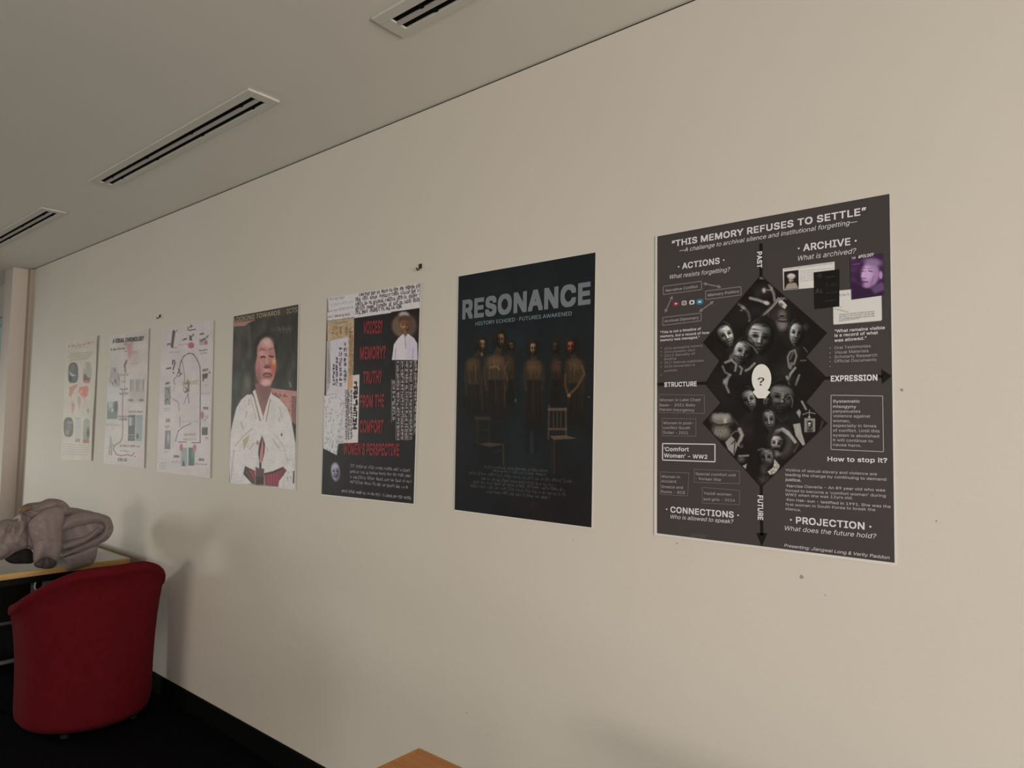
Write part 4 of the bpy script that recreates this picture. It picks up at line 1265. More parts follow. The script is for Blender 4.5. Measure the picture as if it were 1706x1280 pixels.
# ------------------------------------------------------------------ poster: portrait in a white jacket
def p_portrait():
    po = Poster('exhibition_poster', 'colour portrait poster of a person in a white jacket looking up to one side',
                [(390, 527), (499, 507), (493.5, 817), (382.5, 805)], (166, 159, 143), curl=.0015)
    A = lambda X, Y: (375 + X / 12.637, 500 + Y / 12.637)
    Bq = lambda X, Y: (375 + X / 10.667, 600 + Y / 10.667)
    Cq = lambda X, Y: (375 + X / 10.237, 700 + Y / 10.237)
    c = po.canvas([(390.5, 527.5), (498.5, 507.5), (493, 816), (383, 804)], 2.6, (44, 43, 38))
    c.noise(.35, 7, 16, 3)
    c.ell(*A(1250, 800), 16, 30, (42, 40, 36), .8, .7)
    c.ell(*A(330, 620), 10, 12, (66, 62, 48), .8, .7)
    c.stroke([A(520, 560), A(530, 1200)], 4, (82, 80, 70), .6, 3)
    c.ell(*A(270, 1100), 7, 16, (76, 56, 50), .7, .7)
    c.ell(*Bq(400, 400), 6, 14, (98, 96, 74), .7, .7)
    c.ell(*Bq(220, 380), 6, 16, (56, 62, 58), .7, .7)
    c.ell(*Bq(1180, 350), 6, 18, (52, 52, 46), .7, .7)
    c.stroke([Bq(1160, 400), Bq(1180, 470)], 3, (130, 126, 112), .7, 1.2)
    c.stroke([A(1000, 640), A(1430, 580)], 5, (70, 58, 58), .6, 3)
    for i in range(9):
        c.stroke([A(1130 + 35 * i, 560 + 30 * (i % 3)), A(1140 + 35 * i, 640 + 60 * (i % 2))], 1.2, (118, 112, 104), .5, .8)
    # salmon strip and headline band
    c.poly([A(195, 440), A(640, 380), A(640, 430), A(500, 490), A(430, 545), A(200, 562)], (146, 106, 94), .95, 1)
    c.poly([A(195, 320), A(1570, 75), A(1520, 300), A(900, 370), A(600, 430), A(195, 470)], (60, 52, 42), .8, 2)
    # hair
    c.ell(444, 583, 19, 25, (30, 25, 23), .2, 1)
    c.poly([A(620, 900), A(700, 780), A(900, 720), A(1020, 830), A(1100, 1050), A(1110, 1264), A(1080, 1500), A(640, 1500), (427, 640), (424, 600)], (29, 24, 23), .95, 2)
    c.poly([Bq(480, 300), Bq(560, 100), Bq(600, 400), Bq(540, 560), Bq(470, 560)], (33, 28, 29), .9, 2)
    c.poly([Bq(860, 200), Bq(930, 60), Bq(920, 300), Bq(850, 470)], (40, 26, 26), .9, 1.6)
    # neck
    c.poly([Bq(545, 420), Bq(560, 560), Bq(660, 920), Bq(690, 1030), Bq(760, 800), Bq(820, 560), Bq(830, 400)], (120, 82, 76), 1, 1)
    c.poly([Bq(600, 470), Bq(820, 440), Bq(770, 700), Bq(660, 720)], (104, 72, 66), .8, 3)
    # face
    c.poly([A(680, 1180), A(690, 980), A(760, 860), A(860, 790), A(950, 800), A(1030, 930), A(1070, 1120), A(1080, 1260), Bq(915, 130), Bq(880, 330), Bq(820, 440), Bq(720, 470), Bq(620, 420), Bq(560, 280), Bq(550, 100)], (156, 108, 98), 1, 1.2)
    c.ell(*A(900, 900), 9, 8, (182, 150, 142), .6, .9)
    c.ell(*Bq(640, 130), 8, 11, (168, 116, 108), .6, .8)
    c.ell(*Bq(860, 130), 6, 12, (158, 78, 60), .6, .75)
    c.ell(*Bq(880, 30), 3, 5, (196, 172, 120), .6, .6)
    c.ell(*Bq(600, 300), 5, 16, (120, 74, 72), .7, .7)
    c.ell(*Bq(740, 400), 7.5, 5, (192, 156, 146), .5, .9)
    c.stroke([A(740, 1060), A(790, 1032), A(845, 1045)], 2.4, (112, 66, 62), .7, .9)
    c.stroke([A(940, 1045), A(1010, 1022)], 2.2, (112, 66, 62), .7, .9)
    c.ell(*A(790, 1130), 6, 4, (184, 140, 130), .5, .7)
    c.stroke([A(770, 1210), A(810, 1190), A(845, 1205)], 2.6, (40, 24, 24), .95, .6)
    c.stroke([A(950, 1180), A(985, 1195), A(1020, 1195)], 2.6, (40, 24, 24), .95, .6)
    c.stroke([A(900, 1110), A(890, 1264), Bq(750, 60)], 3, (178, 130, 120), .7, 1.2)
    c.ell(*Bq(760, 115), 5, 3, (92, 54, 50), .5, .9)
    c.stroke([Bq(710, 130), Bq(760, 140), Bq(810, 128)], 1.6, (70, 38, 36), .85, .6)
    c.ell(*Bq(760, 190), 6, 3, (176, 134, 126), .5, .7)
    c.stroke([Bq(690, 265), Bq(740, 235), Bq(800, 245), Bq(840, 280)], 2.6, (74, 38, 38), .95, .7)
    c.ell(*Bq(760, 300), 6.5, 3, (124, 78, 74), .5, .9)
    c.stroke([Bq(700, 290), Bq(820, 295)], 1.2, (90, 48, 48), .8, .5)
    # placard
    c.poly([Bq(830, 500), Bq(1285, 555), Bq(1285, 1150), Bq(1180, 1100), Bq(1100, 860), Bq(960, 650), Bq(830, 600)], (158, 112, 104), 1, .7)
    c.words(Bq(850, 615), Bq(1115, 660), 4, (70, 40, 40), 1.1, .85, 5)
    for k in range(24):
        y = 650 + k * 27
        c.stroke([Bq(1205 - 8 * (k % 3 == 0), y), Bq(1275, y + 8)], 1.3, (44, 26, 28), .85, .5)
    c.stroke([Bq(1130, 880), Bq(1150, 910)], 1.4, (90, 50, 50), .8, .5)
    # white jacket
    JW = (178, 174, 166)
    c.poly([Bq(490, 610), Bq(400, 615), Bq(300, 700), Bq(210, 850), Bq(150, 1100), Bq(110, 1280), (383, 770), (384, 806), Cq(480, 1100), Cq(930, 1160), (493, 818), (494, 740), Bq(1190, 1050), Bq(1120, 860), Bq(980, 690), Bq(870, 620), Bq(820, 600), Bq(690, 1050)], JW, 1, .8)
    c.noise(.035, 6, 12, 9, (383, 655, 495, 816))
    for p in ([Bq(440, 700), Bq(430, 800)], [Bq(390, 920), Bq(380, 1010)], [Bq(290, 1110), Bq(340, 1230)], [Bq(980, 840), Bq(1020, 1020)], [Bq(965, 1040), Bq(970, 1080)], [Cq(430, 500), Cq(500, 390)], [Cq(830, 330), Cq(930, 480)], [Cq(720, 470), Cq(740, 530)], [Cq(160, 520), Cq(110, 1000)]):
        c.stroke(p, 2, (128, 124, 118), .6, 1)
    c.stroke([Cq(190, 430), Cq(330, 270), Cq(470, 150)], 2.4, (150, 142, 128), .8, 1)
    c.stroke([Cq(190, 480), Cq(350, 290)], 1.2, (196, 188, 178), .8, .7)
    c.stroke([Cq(850, 230), Cq(1000, 430), Cq(1080, 700)], 2, (152, 146, 138), .7, 1)
    c.poly([Cq(310, 340), Cq(420, 260), Cq(400, 360), Cq(330, 520)], (142, 132, 98), .85, 1.2)
    # collar bands
    c.poly([Bq(500, 560), Bq(545, 520), Bq(620, 780), Bq(690, 1010), Bq(680, 1080), Bq(600, 1000), Bq(540, 800)], (190, 176, 166), 1, .7)
    c.poly([Bq(830, 560), Bq(800, 640), Bq(740, 820), Bq(690, 1010), Bq(720, 1080), Bq(790, 900), Bq(850, 640)], (190, 178, 168), 1, .7)
    c.stroke([Bq(510, 600), Bq(590, 900), Bq(640, 1080)], 1.4, (104, 84, 76), .75, .5)
    c.stroke([Bq(815, 700), Bq(740, 1080)], 1.4, (84, 74, 68), .75, .5)
    c.stroke([Bq(470, 640), Bq(480, 740), Bq(560, 1050)], 1.2, (168, 120, 110), .7, .6)
    for k in range(14):
        c.ell(*Bq(520 + 8 * k, 640 + 33 * k), .9, 1, (90, 70, 64), .4, .8)
    # ribbon
    c.poly([Cq(640, 260), Cq(590, 420), Cq(575, 560), Cq(600, 740), Cq(610, 560), Cq(650, 330)], (52, 26, 26), 1, .7)
    c.poly([Cq(655, 290), Cq(690, 420), Cq(680, 560), Cq(640, 720), Cq(650, 540)], (52, 26, 26), 1, .7)
    c.poly([Cq(645, 320), Cq(665, 440), Cq(660, 600), Cq(620, 760), Cq(605, 700), Cq(620, 500)], (164, 96, 92), 1, .7)
    c.ell(*Cq(565, 390), 2, 3.4, (110, 66, 60), .5, .7)
    c.stroke([Cq(610, 740), Cq(612, 815)], 3.4, (28, 22, 20), 1, .6)
    c.ell(*Cq(975, 250), 1.4, 2.4, (70, 40, 36), .4, .9)
    # skirt and hands
    c.poly([Cq(350, 785), Cq(520, 870), Cq(520, 1090), Cq(470, 1085), Cq(400, 1010), Cq(320, 920)], (48, 30, 30), 1, .7)
    c.poly([Cq(400, 840), Cq(515, 880), Cq(515, 1070)], (122, 46, 58), .95, .8)
    c.stroke([Cq(370, 870), Cq(480, 1050)], 1.2, (140, 92, 92), .7, .6)
    c.poly([Cq(530, 800), Cq(600, 830), Cq(675, 830), Cq(670, 1105), Cq(530, 1100)], (86, 54, 50), 1, .7)
    c.poly([Cq(530, 960), Cq(672, 960), Cq(670, 1105), Cq(530, 1100)], (40, 26, 25), .8, 3)
    for k in range(4):
        c.stroke([Cq(545 + 32 * k, 830), Cq(548 + 32 * k, 930)], 1, (56, 32, 30), .7, .5)
    c.poly([Cq(680, 915), Cq(820, 880), Cq(1000, 800), Cq(1060, 860), Cq(1000, 950), Cq(930, 1040), Cq(915, 1140), Cq(690, 1115)], (112, 44, 54), 1, .7)
    c.stroke([Cq(690, 920), Cq(830, 890), Cq(990, 820)], 3, (38, 28, 24), .9, .8)
    c.poly([Cq(970, 810), Cq(1050, 850), Cq(1000, 950)], (66, 58, 44), .8, 1)
    for k in range(4):
        c.stroke([Cq(750 + 50 * k, 920), Cq(740 + 50 * k, 1120)], 1.4, (146, 78, 84), .6, .8)
    c.stroke([Cq(1185, 880), Cq(1180, 1070)], 2.4, (40, 34, 34), .9, .8)
    for k in range(20):
        rr = np.random.RandomState(k)
        p = Cq(rr.uniform(1060, 1190), rr.uniform(650, 1080))
        c.stroke([p, (p[0] + .6, p[1] + 3)], .9, (132, 124, 112), .6, .5)
    c.noise(.05, 1.2, 1.4, 8)
    c.done('portrait_print', 1, 'portrait photograph against a dark leafy background')
    po.text('title_lettering', [('LOOKING TOWARDS', (391.3, 536.5), (468, 524.2), 9.4, .012, 0)], (140, 126, 100), 3)
    po.text('title_lettering', [('ICTS', (479, 523), (497, 520), 10.5, 0, 0)], (140, 130, 112), 3)


p_portrait()
# ------------------------------------------------------------------ three pale posters at the far end
def p_timeline():
    po = Poster('exhibition_poster', 'white timeline poster with dates around a dotted outline of a head',
                [(270.5, 549), (357.5, 534.5), (352, 797), (262, 786)], (164, 158, 143), curl=.004)
    A = lambda X, Y: (265 + X / 9.85, 530 + Y / 9.85)
    Bq = lambda X, Y: (255 + X / 8.533, 650 + Y / 8.533)
    PW = (166, 157, 152)
    K = (44, 40, 40)
    c = po.canvas([(271, 549.5), (357, 535), (351.5, 796.5), (262.5, 785.5)], 2.7, PW)
    c.noise(.035, 12, 18, 3)
    RD = (142, 70, 78)
    # top row
    for k in range(10):
        c.stroke([A(250 - 4 * k, 215 + 27 * k), A(262 - 4 * k, 230 + 27 * k)], 3.2, (52, 50, 44), .85, .7)
    c.stroke([A(245, 220), A(225, 480)], 3.4, (70, 66, 58), .6, 1)
    c.ell(*A(298, 212), 1, 1.2, K, .4, .8)
    c.words(A(250, 500), A(300, 495), 2.2, (110, 102, 96), .7, .7, 2)
    c.words(A(185, 575), A(335, 562), 2, (120, 113, 106), .6, .7, 3)
    c.stroke([A(480, 145), A(490, 185), A(478, 190)], 1.2, K, .9, .5)
    c.stroke([A(515, 115), A(545, 115), A(530, 150), A(510, 150), A(555, 140)], 1.3, K, .9, .5)
    c.stroke([A(495, 205), A(610, 188)], 1.4, K, .9, .5)
    c.poly([A(505, 290), A(535, 290), A(550, 370), A(512, 372)], K, .85, 1)
    c.words(A(540, 320), A(580, 280), 3, K, .8, .8, 5)
    c.ell(*A(535, 450), 5.2, 5, RD, .2, .95)
    c.words(A(340, 455), A(470, 435), 2.6, (120, 104, 100), .7, .7, 6)
    c.stroke([A(820, 285), A(805, 320), A(790, 300), A(805, 325)], 1.2, K, .9, .5)
    c.poly([A(665, 350), A(780, 330), A(810, 385), A(810, 440), A(670, 450)], (128, 124, 116), .8, .8)
    c.stroke([A(700, 380), A(770, 335)], 2.6, (60, 56, 50), .8, .8)
    c.ell(*A(785, 405), 2.4, 3, RD, .4, .9)
    c.words(A(665, 545), A(815, 530), 2.4, (70, 64, 60), .8, .8, 8)
    c.words(A(690, 590), A(800, 582), 2, (104, 98, 92), .7, .7, 9)
    # left column
    c.stroke([A(230, 760), A(235, 700), A(255, 695), A(272, 740), A(245, 820), A(240, 850)], 2, K, .9, .6)
    c.ell(*A(245, 900), 1.2, 1.6, K, .3, .9)
    c.poly([A(105, 1140), A(195, 1120), A(195, 1420), A(100, 1430)], (96, 98, 92), .75, 1.2)
    for k in range(16):
        rr = np.random.RandomState(k)
        p = A(rr.uniform(110, 185), rr.uniform(1140, 1400))
        c.stroke([p, (p[0] + rr.uniform(-2, 2), p[1] + rr.uniform(1, 4))], 1.1, (52, 52, 48), .7, .5)
    c.words(Bq(165, 275), Bq(250, 265), 2, (104, 100, 96), .6, .7, 11)
    c.words(Bq(170, 305), Bq(250, 300), 2, (112, 106, 102), .6, .6, 12)
    c.poly([Bq(190, 410), Bq(250, 405), Bq(250, 460), Bq(190, 460)], (98, 96, 94), .8, .7)
    c.words(Bq(180, 540), Bq(255, 535), 4.6, (90, 84, 80), .9, .7, 13)
    c.poly([Bq(182, 575), Bq(258, 580), Bq(252, 845), Bq(170, 840)], (84, 80, 84), .9, .7)
    c.ell(*Bq(225, 680), 2.4, 9, (150, 146, 150), .6, .8)
    c.words(Bq(165, 885), Bq(250, 885), 2, (100, 95, 90), .6, .7, 14)
    for k in range(3):
        c.words(Bq(100, 1040 + 38 * k), Bq(190, 1045 + 38 * k), 1.8, (116, 110, 104), .6, .6, 15 + k)
    # dotted head
    head = [A(340, 830), A(370, 710), A(420, 620), A(500, 578), A(570, 590), A(640, 690), A(680, 790), A(688, 950)]
    c.stroke(head, 1.3, (64, 56, 52), .9, .5)
    for k, p in enumerate(head[:7]):
        c.ell(p[0], p[1] + 1, .9, .9, K, .3, .9)
    c.stroke([A(688, 950), A(688, 1280), Bq(680, 100), Bq(680, 750)], 1.5, (62, 58, 52), .95, .5)
    c.stroke([Bq(370, 740), Bq(480, 740)], 1.4, (70, 64, 60), .9, .5)
    c.stroke([Bq(560, 750), Bq(680, 750)], 1.4, (60, 56, 54), .9, .5)
    c.stroke([A(340, 830), A(300, 960), A(250, 1010), A(265, 1090)], 1.2, (80, 70, 66), .8, .5)
    c.stroke([A(265, 1090), A(255, 1200)], 1, (130, 120, 114), .7, .5)
    c.stroke([Bq(285, 130), Bq(350, 160), Bq(372, 200), Bq(378, 300)], 1.2, (96, 88, 84), .8, .5)
    c.stroke([Bq(388, 380), Bq(390, 520)], 1.1, (96, 88, 84), .8, .5)
    c.stroke([Bq(330, 725), Bq(345, 650), Bq(370, 580), Bq(430, 530), Bq(540, 478)], 1.3, (74, 64, 62), .85, .5)
    for p in (Bq(330, 725), Bq(370, 582), Bq(540, 478)):
        c.ell(*p, .9, .9, K, .3, .9)
    c.stroke([A(385, 690), A(405, 800), A(430, 960), A(410, 1200)], 1.1, (90, 82, 76), .75, .5)
    c.stroke([A(330, 840), A(350, 860), A(330, 900), A(380, 910), A(330, 960)], 1.5, K, .9, .6)
    c.stroke([A(430, 1080), A(500, 1060), A(480, 1180), A(430, 1210)], 2, (86, 76, 52), .85, .7)
    c.stroke([A(480, 1020), A(500, 1190)], 2.4, (92, 82, 56), .8, .7)
    c.stroke([A(440, 1140), A(490, 1200), A(440, 1225)], 1.6, K, .85, .6)
    c.stroke([Bq(510, 40), Bq(445, 200)], 1.2, (90, 84, 82), .8, .5)
    c.stroke([Bq(505, 50), Bq(520, 190)], 1.4, (80, 74, 72), .8, .5)
    c.words(Bq(420, 460), Bq(650, 455), 2.4, (132, 118, 96), .7, .6, 22)
    # right column
    c.poly([A(720, 920), A(820, 905), A(800, 990), A(750, 1000), A(745, 1040), A(725, 1040)], K, .85, .9)
    c.ell(*A(842, 895), 1, 2.4, K, .4, .8)
    c.words(A(760, 1120), A(830, 1110), 3, (122, 114, 98), .8, .6, 24)
    c.words(A(710, 1255), A(850, 1245), 2.4, (112, 106, 96), .7, .6, 25)
    c.ell(*Bq(712, 360), 2.7, 6.4, RD, .25, .95)
    c.poly([Bq(755, 365), Bq(800, 360), Bq(795, 410), Bq(765, 410)], (122, 130, 122), .85, .8)
    c.ell(*Bq(748, 430), 1.6, 1.6, (84, 110, 98), .4, .8)
    c.poly([Bq(708, 535), Bq(795, 530), Bq(790, 640), Bq(704, 640)], (52, 48, 50), .92, .7)
    c.poly([Bq(725, 510), Bq(760, 530), Bq(740, 560)], (100, 96, 96), .7, .8)
    c.words(Bq(760, 690), Bq(800, 692), 2.6, (86, 80, 78), .8, .8, 27)
    # bottom pictures
    c.poly([Bq(408, 820), Bq(492, 818), Bq(490, 1080), Bq(402, 1082)], (118, 126, 122), .95, .6)
    c.poly([Bq(425, 1080), Bq(432, 1000), Bq(448, 1010), Bq(460, 1080)], (40, 40, 42), .9, .7)
    c.poly([Bq(512, 820), Bq(600, 820), Bq(595, 1075), Bq(510, 1076)], (58, 84, 74), .95, .6)
    c.stroke([Bq(540, 830), Bq(545, 1060)], 2, (40, 60, 54), .7, 1)
    c.ell(*Bq(575, 900), 3, 8, (92, 112, 104), .6, .7)
    c.ell(*Bq(408, 815), 2.7, 6, RD, .25, .95)
    c.ell(*Bq(602, 820), 2.7, 5.4, RD, .25, .95)
    c.ell(*Bq(602, 845), 2.6, 4, (150, 104, 106), .4, .8)
    c.words(Bq(280, 1030), Bq(385, 1035), 2.6, (100, 94, 90), .7, .7, 31)
    c.words(Bq(610, 1060), Bq(780, 1065), 2.6, (92, 86, 84), .7, .75, 32)
    c.words(Bq(440, 1225), Bq(520, 1235), 1.6, (130, 122, 118), .6, .5, 33)
    for k in range(3):
        c.stroke([Bq(770 + 22 * k, 1120), Bq(768 + 22 * k, 1205)], .7, (140, 132, 126), .6, .4)
    c.noise(.03, 1.2, 1.4, 8)
    c.done('timeline_print', 1, 'dotted head outline with dates, pictures and red dots around it')
    d = [('2006', A(680, 285), A(748, 270), 4), ('2005', A(395, 375), A(465, 355), 4), ('20', A(140, 455), A(195, 440), 4.4), ('2008', A(125, 850), A(205, 835), 4), ('2012', A(725, 885), A(818, 865), 5.5), ('2011', A(115, 1095), A(190, 1080), 4.6),
         ('2032', Bq(725, 275), Bq(800, 276), 5.4), ('2024', Bq(300, 960), Bq(378, 962), 5.4), ('2014', Bq(660, 1005), Bq(738, 1008), 5.4)]
    for t, a, b, h in d:
        po.text('date_lettering', [(t, a, b, h, .02, 0)], (52, 48, 46), 3)
    for row in (('TRUTHS?', A(380, 1115), A(650, 1085), 9, 0, 0), ('WHERE', Bq(445, 655), Bq(620, 650), 6, 0, 0), ('NEXT?', Bq(440, 720), Bq(620, 720), 5.5, 0, 0)):
        po.text('question_lettering', [row], (138, 124, 98), 3, label='pale tan lettering inside the head outline')


p_timeline()


def p_chronology():
    po = Poster('exhibition_poster', 'white chronology poster with a pink splash under its heavy black heading',
                [(184.5, 561), (250, 547), (242, 780.5), (173.5, 772)], (162, 157, 143), curl=.005)
    A = lambda X, Y: (170 + X / 10.67, 540 + Y / 10.67)
    Bq = lambda X, Y: (170 + X / 9.143, 650 + Y / 9.143)
    K = (46, 43, 42)
    c = po.canvas([(185, 561.5), (249.5, 547.5), (241.5, 780), (174, 771.5)], 2.9, (163, 156, 148))
    c.noise(.04, 12, 18, 3)
    PK = (152, 108, 112)
    c.poly([A(420, 340), A(560, 320), A(540, 460), A(560, 520), A(500, 620), A(470, 560), A(450, 420)], PK, .9, 3)
    c.ell(*A(590, 620), 6, 9, (158, 134, 132), .8, .7)
    c.poly([A(395, 355), A(440, 345), A(420, 375)], (92, 66, 68), .8, .8)
    c.words(A(170, 470), A(435, 440), 2.8, (66, 62, 60), .9, .85, 2)
    c.stroke([A(420, 490), A(440, 480)], 1.2, K, .7, .5)
    c.words(A(570, 515), A(635, 505), 2, (104, 92, 90), .7, .7, 3)
    c.words(A(510, 715), A(650, 700), 2.2, (140, 112, 108), .7, .6, 4)
    c.stroke([A(445, 650), A(410, 740), A(425, 840)], 3, (112, 72, 66), .75, 1.2)
    c.stroke([A(440, 665), A(415, 760)], 1.2, (60, 48, 44), .8, .6)
    # tall pictures at the left
    c.poly([A(180, 770), A(270, 780), A(280, 900), A(330, 1000), A(320, 1120), A(240, 1120), A(230, 1000), A(190, 960), A(140, 1100), A(135, 980)], (128, 127, 122), .8, 1.5)
    for k in range(8):
        rr = np.random.RandomState(k)
        p = A(rr.uniform(170, 310), rr.uniform(780, 1080))
        c.stroke([p, (p[0] + 1, p[1] + 5)], 1.6, (76, 76, 74), .7, .8)
    c.poly([A(110, 1120), A(330, 1120), A(330, 1400), A(100, 1400)], (160, 162, 160), .6, 3)
    for k in range(7):
        c.poly([A(510 + 38 * k, 985), A(535 + 38 * k, 985), A(530 + 38 * k, 1200), A(505 + 38 * k, 1210)], (94 + 20 * (k % 3), 92 + 20 * (k % 3), 84 + 20 * (k % 3)), .8, .9)
    c.poly([A(500, 1190), A(780, 1180), A(770, 1400), A(500, 1400)], (140, 138, 130), .7, 2)
    c.ell(*Bq(445, 155), 4, 1.8, (70, 76, 66), .5, .8)
    c.ell(*Bq(610, 155), 4.6, 2, (76, 82, 72), .5, .8)
    # centre line
    c.stroke([A(420, 830), A(410, 1280)], 1, (96, 90, 84), .7, .5)
    c.words(A(330, 930), A(470, 915), 4.6, (74, 70, 66), .9, .75, 6)
    c.words(A(360, 1040), A(430, 1035), 3, (92, 88, 84), .8, .7, 7)
    c.words(A(330, 1170), A(480, 1165), 2.6, (70, 66, 64), .8, .8, 8)
    c.words(A(320, 1250), A(480, 1250), 2.8, (74, 70, 68), .8, .8, 9)
    c.stroke([Bq(325, 0), Bq(318, 400), Bq(325, 560), Bq(318, 720), Bq(290, 790), Bq(220, 830), Bq(190, 860)], 1.6, (110, 76, 78), .85, .6)
    c.stroke([Bq(190, 860), Bq(180, 900), Bq(230, 985), Bq(300, 1000), Bq(400, 985), Bq(460, 1005), Bq(500, 955)], 1.7, (104, 72, 74), .85, .6)
    c.poly([Bq(95, 190), Bq(250, 170), Bq(240, 440), Bq(85, 442)], (84, 94, 90), .92, .7)
    c.poly([Bq(105, 190), Bq(180, 180), Bq(165, 300), Bq(140, 260), Bq(115, 330)], (146, 150, 146), .9, 1)
    c.ell(*Bq(165, 310), 2, 3, (160, 168, 164), .5, .8)
    c.ell(*Bq(220, 260), 3, 8, (56, 66, 64), .5, .8)
    c.words(Bq(75, 540), Bq(285, 545), 2.8, (116, 112, 106), .8, .75, 11)
    c.words(Bq(160, 600), Bq(190, 600), 3, (124, 120, 108), .8, .7, 12)
    c.stroke([Bq(250, 402), Bq(405, 402)], 1.3, (70, 60, 60), .9, .5)
    c.poly([Bq(410, 385), Bq(515, 378), Bq(510, 775), Bq(403, 775)], (62, 62, 62), .95, .6)
    c.poly([Bq(418, 415), Bq(465, 412), Bq(455, 545), Bq(420, 545)], (150, 148, 146), .95, .7)
    c.poly([Bq(465, 430), Bq(495, 420), Bq(495, 540), Bq(465, 545)], (104, 104, 102), .9, .8)
    c.stroke([Bq(415, 685), Bq(500, 685)], 1.3, (140, 138, 136), .8, .5)
    c.words(Bq(425, 745), Bq(495, 745), 4, (120, 118, 116), .8, .6, 14)
    c.poly([Bq(522, 385), Bq(640, 380), Bq(625, 780), Bq(522, 778)], (116, 124, 124), .92, .8)
    c.words(Bq(545, 430), Bq(605, 428), 3, (90, 98, 98), .8, .6, 15)
    c.ell(*Bq(552, 705), 2, 4.4, (44, 54, 52), .4, .9)
    c.words(Bq(290, 855), Bq(600, 872), 2.6, (66, 60, 60), .9, .85, 16)
    c.words(Bq(285, 930), Bq(420, 945), 2.8, (100, 90, 90), .8, .75, 17)
    # tower sketch, lower left
    c.stroke([Bq(120, 980), Bq(140, 715), Bq(155, 850), Bq(150, 990)], 1.6, (84, 84, 80), .8, .8)
    c.stroke([Bq(130, 880), Bq(160, 830), Bq(190, 850)], 2.4, (100, 100, 96), .7, 1)
    c.ell(*Bq(110, 760), 6, 12, (154, 156, 152), .8, .5)
    c.words(Bq(140, 1100), Bq(320, 1110), 1.8, (136, 130, 132), .6, .6, 19)
    c.words(Bq(140, 1140), Bq(370, 1150), 1.8, (140, 134, 134), .6, .5, 20)
    c.ell(*Bq(600, 1040), 6, 12, (166, 146, 146), .8, .6)
    c.ell(*Bq(510, 1015), 1.5, 1.4, (130, 80, 80), .4, .7)
    c.noise(.03, 1.2, 1.4, 8)
    c.done('chronology_print', 1, 'grey pictures and captions strung on a curving red line')
    po.text('title_lettering', [('A VISUAL CHRONOLOGY', A(200, 340), A(762, 292), 9.2, .03, .15)], (44, 40, 40), 3)
    for row in (('2020s Now', Bq(412, 350), Bq(640, 345), 5, 0, .1), ('VISION', Bq(258, 465), Bq(385, 465), 6, 0, 0), ('ASK US', Bq(245, 1078), Bq(388, 1090), 7, .01, 0)):
        po.text('caption_lettering', [row], (74, 70, 66), 3)


p_chronology()


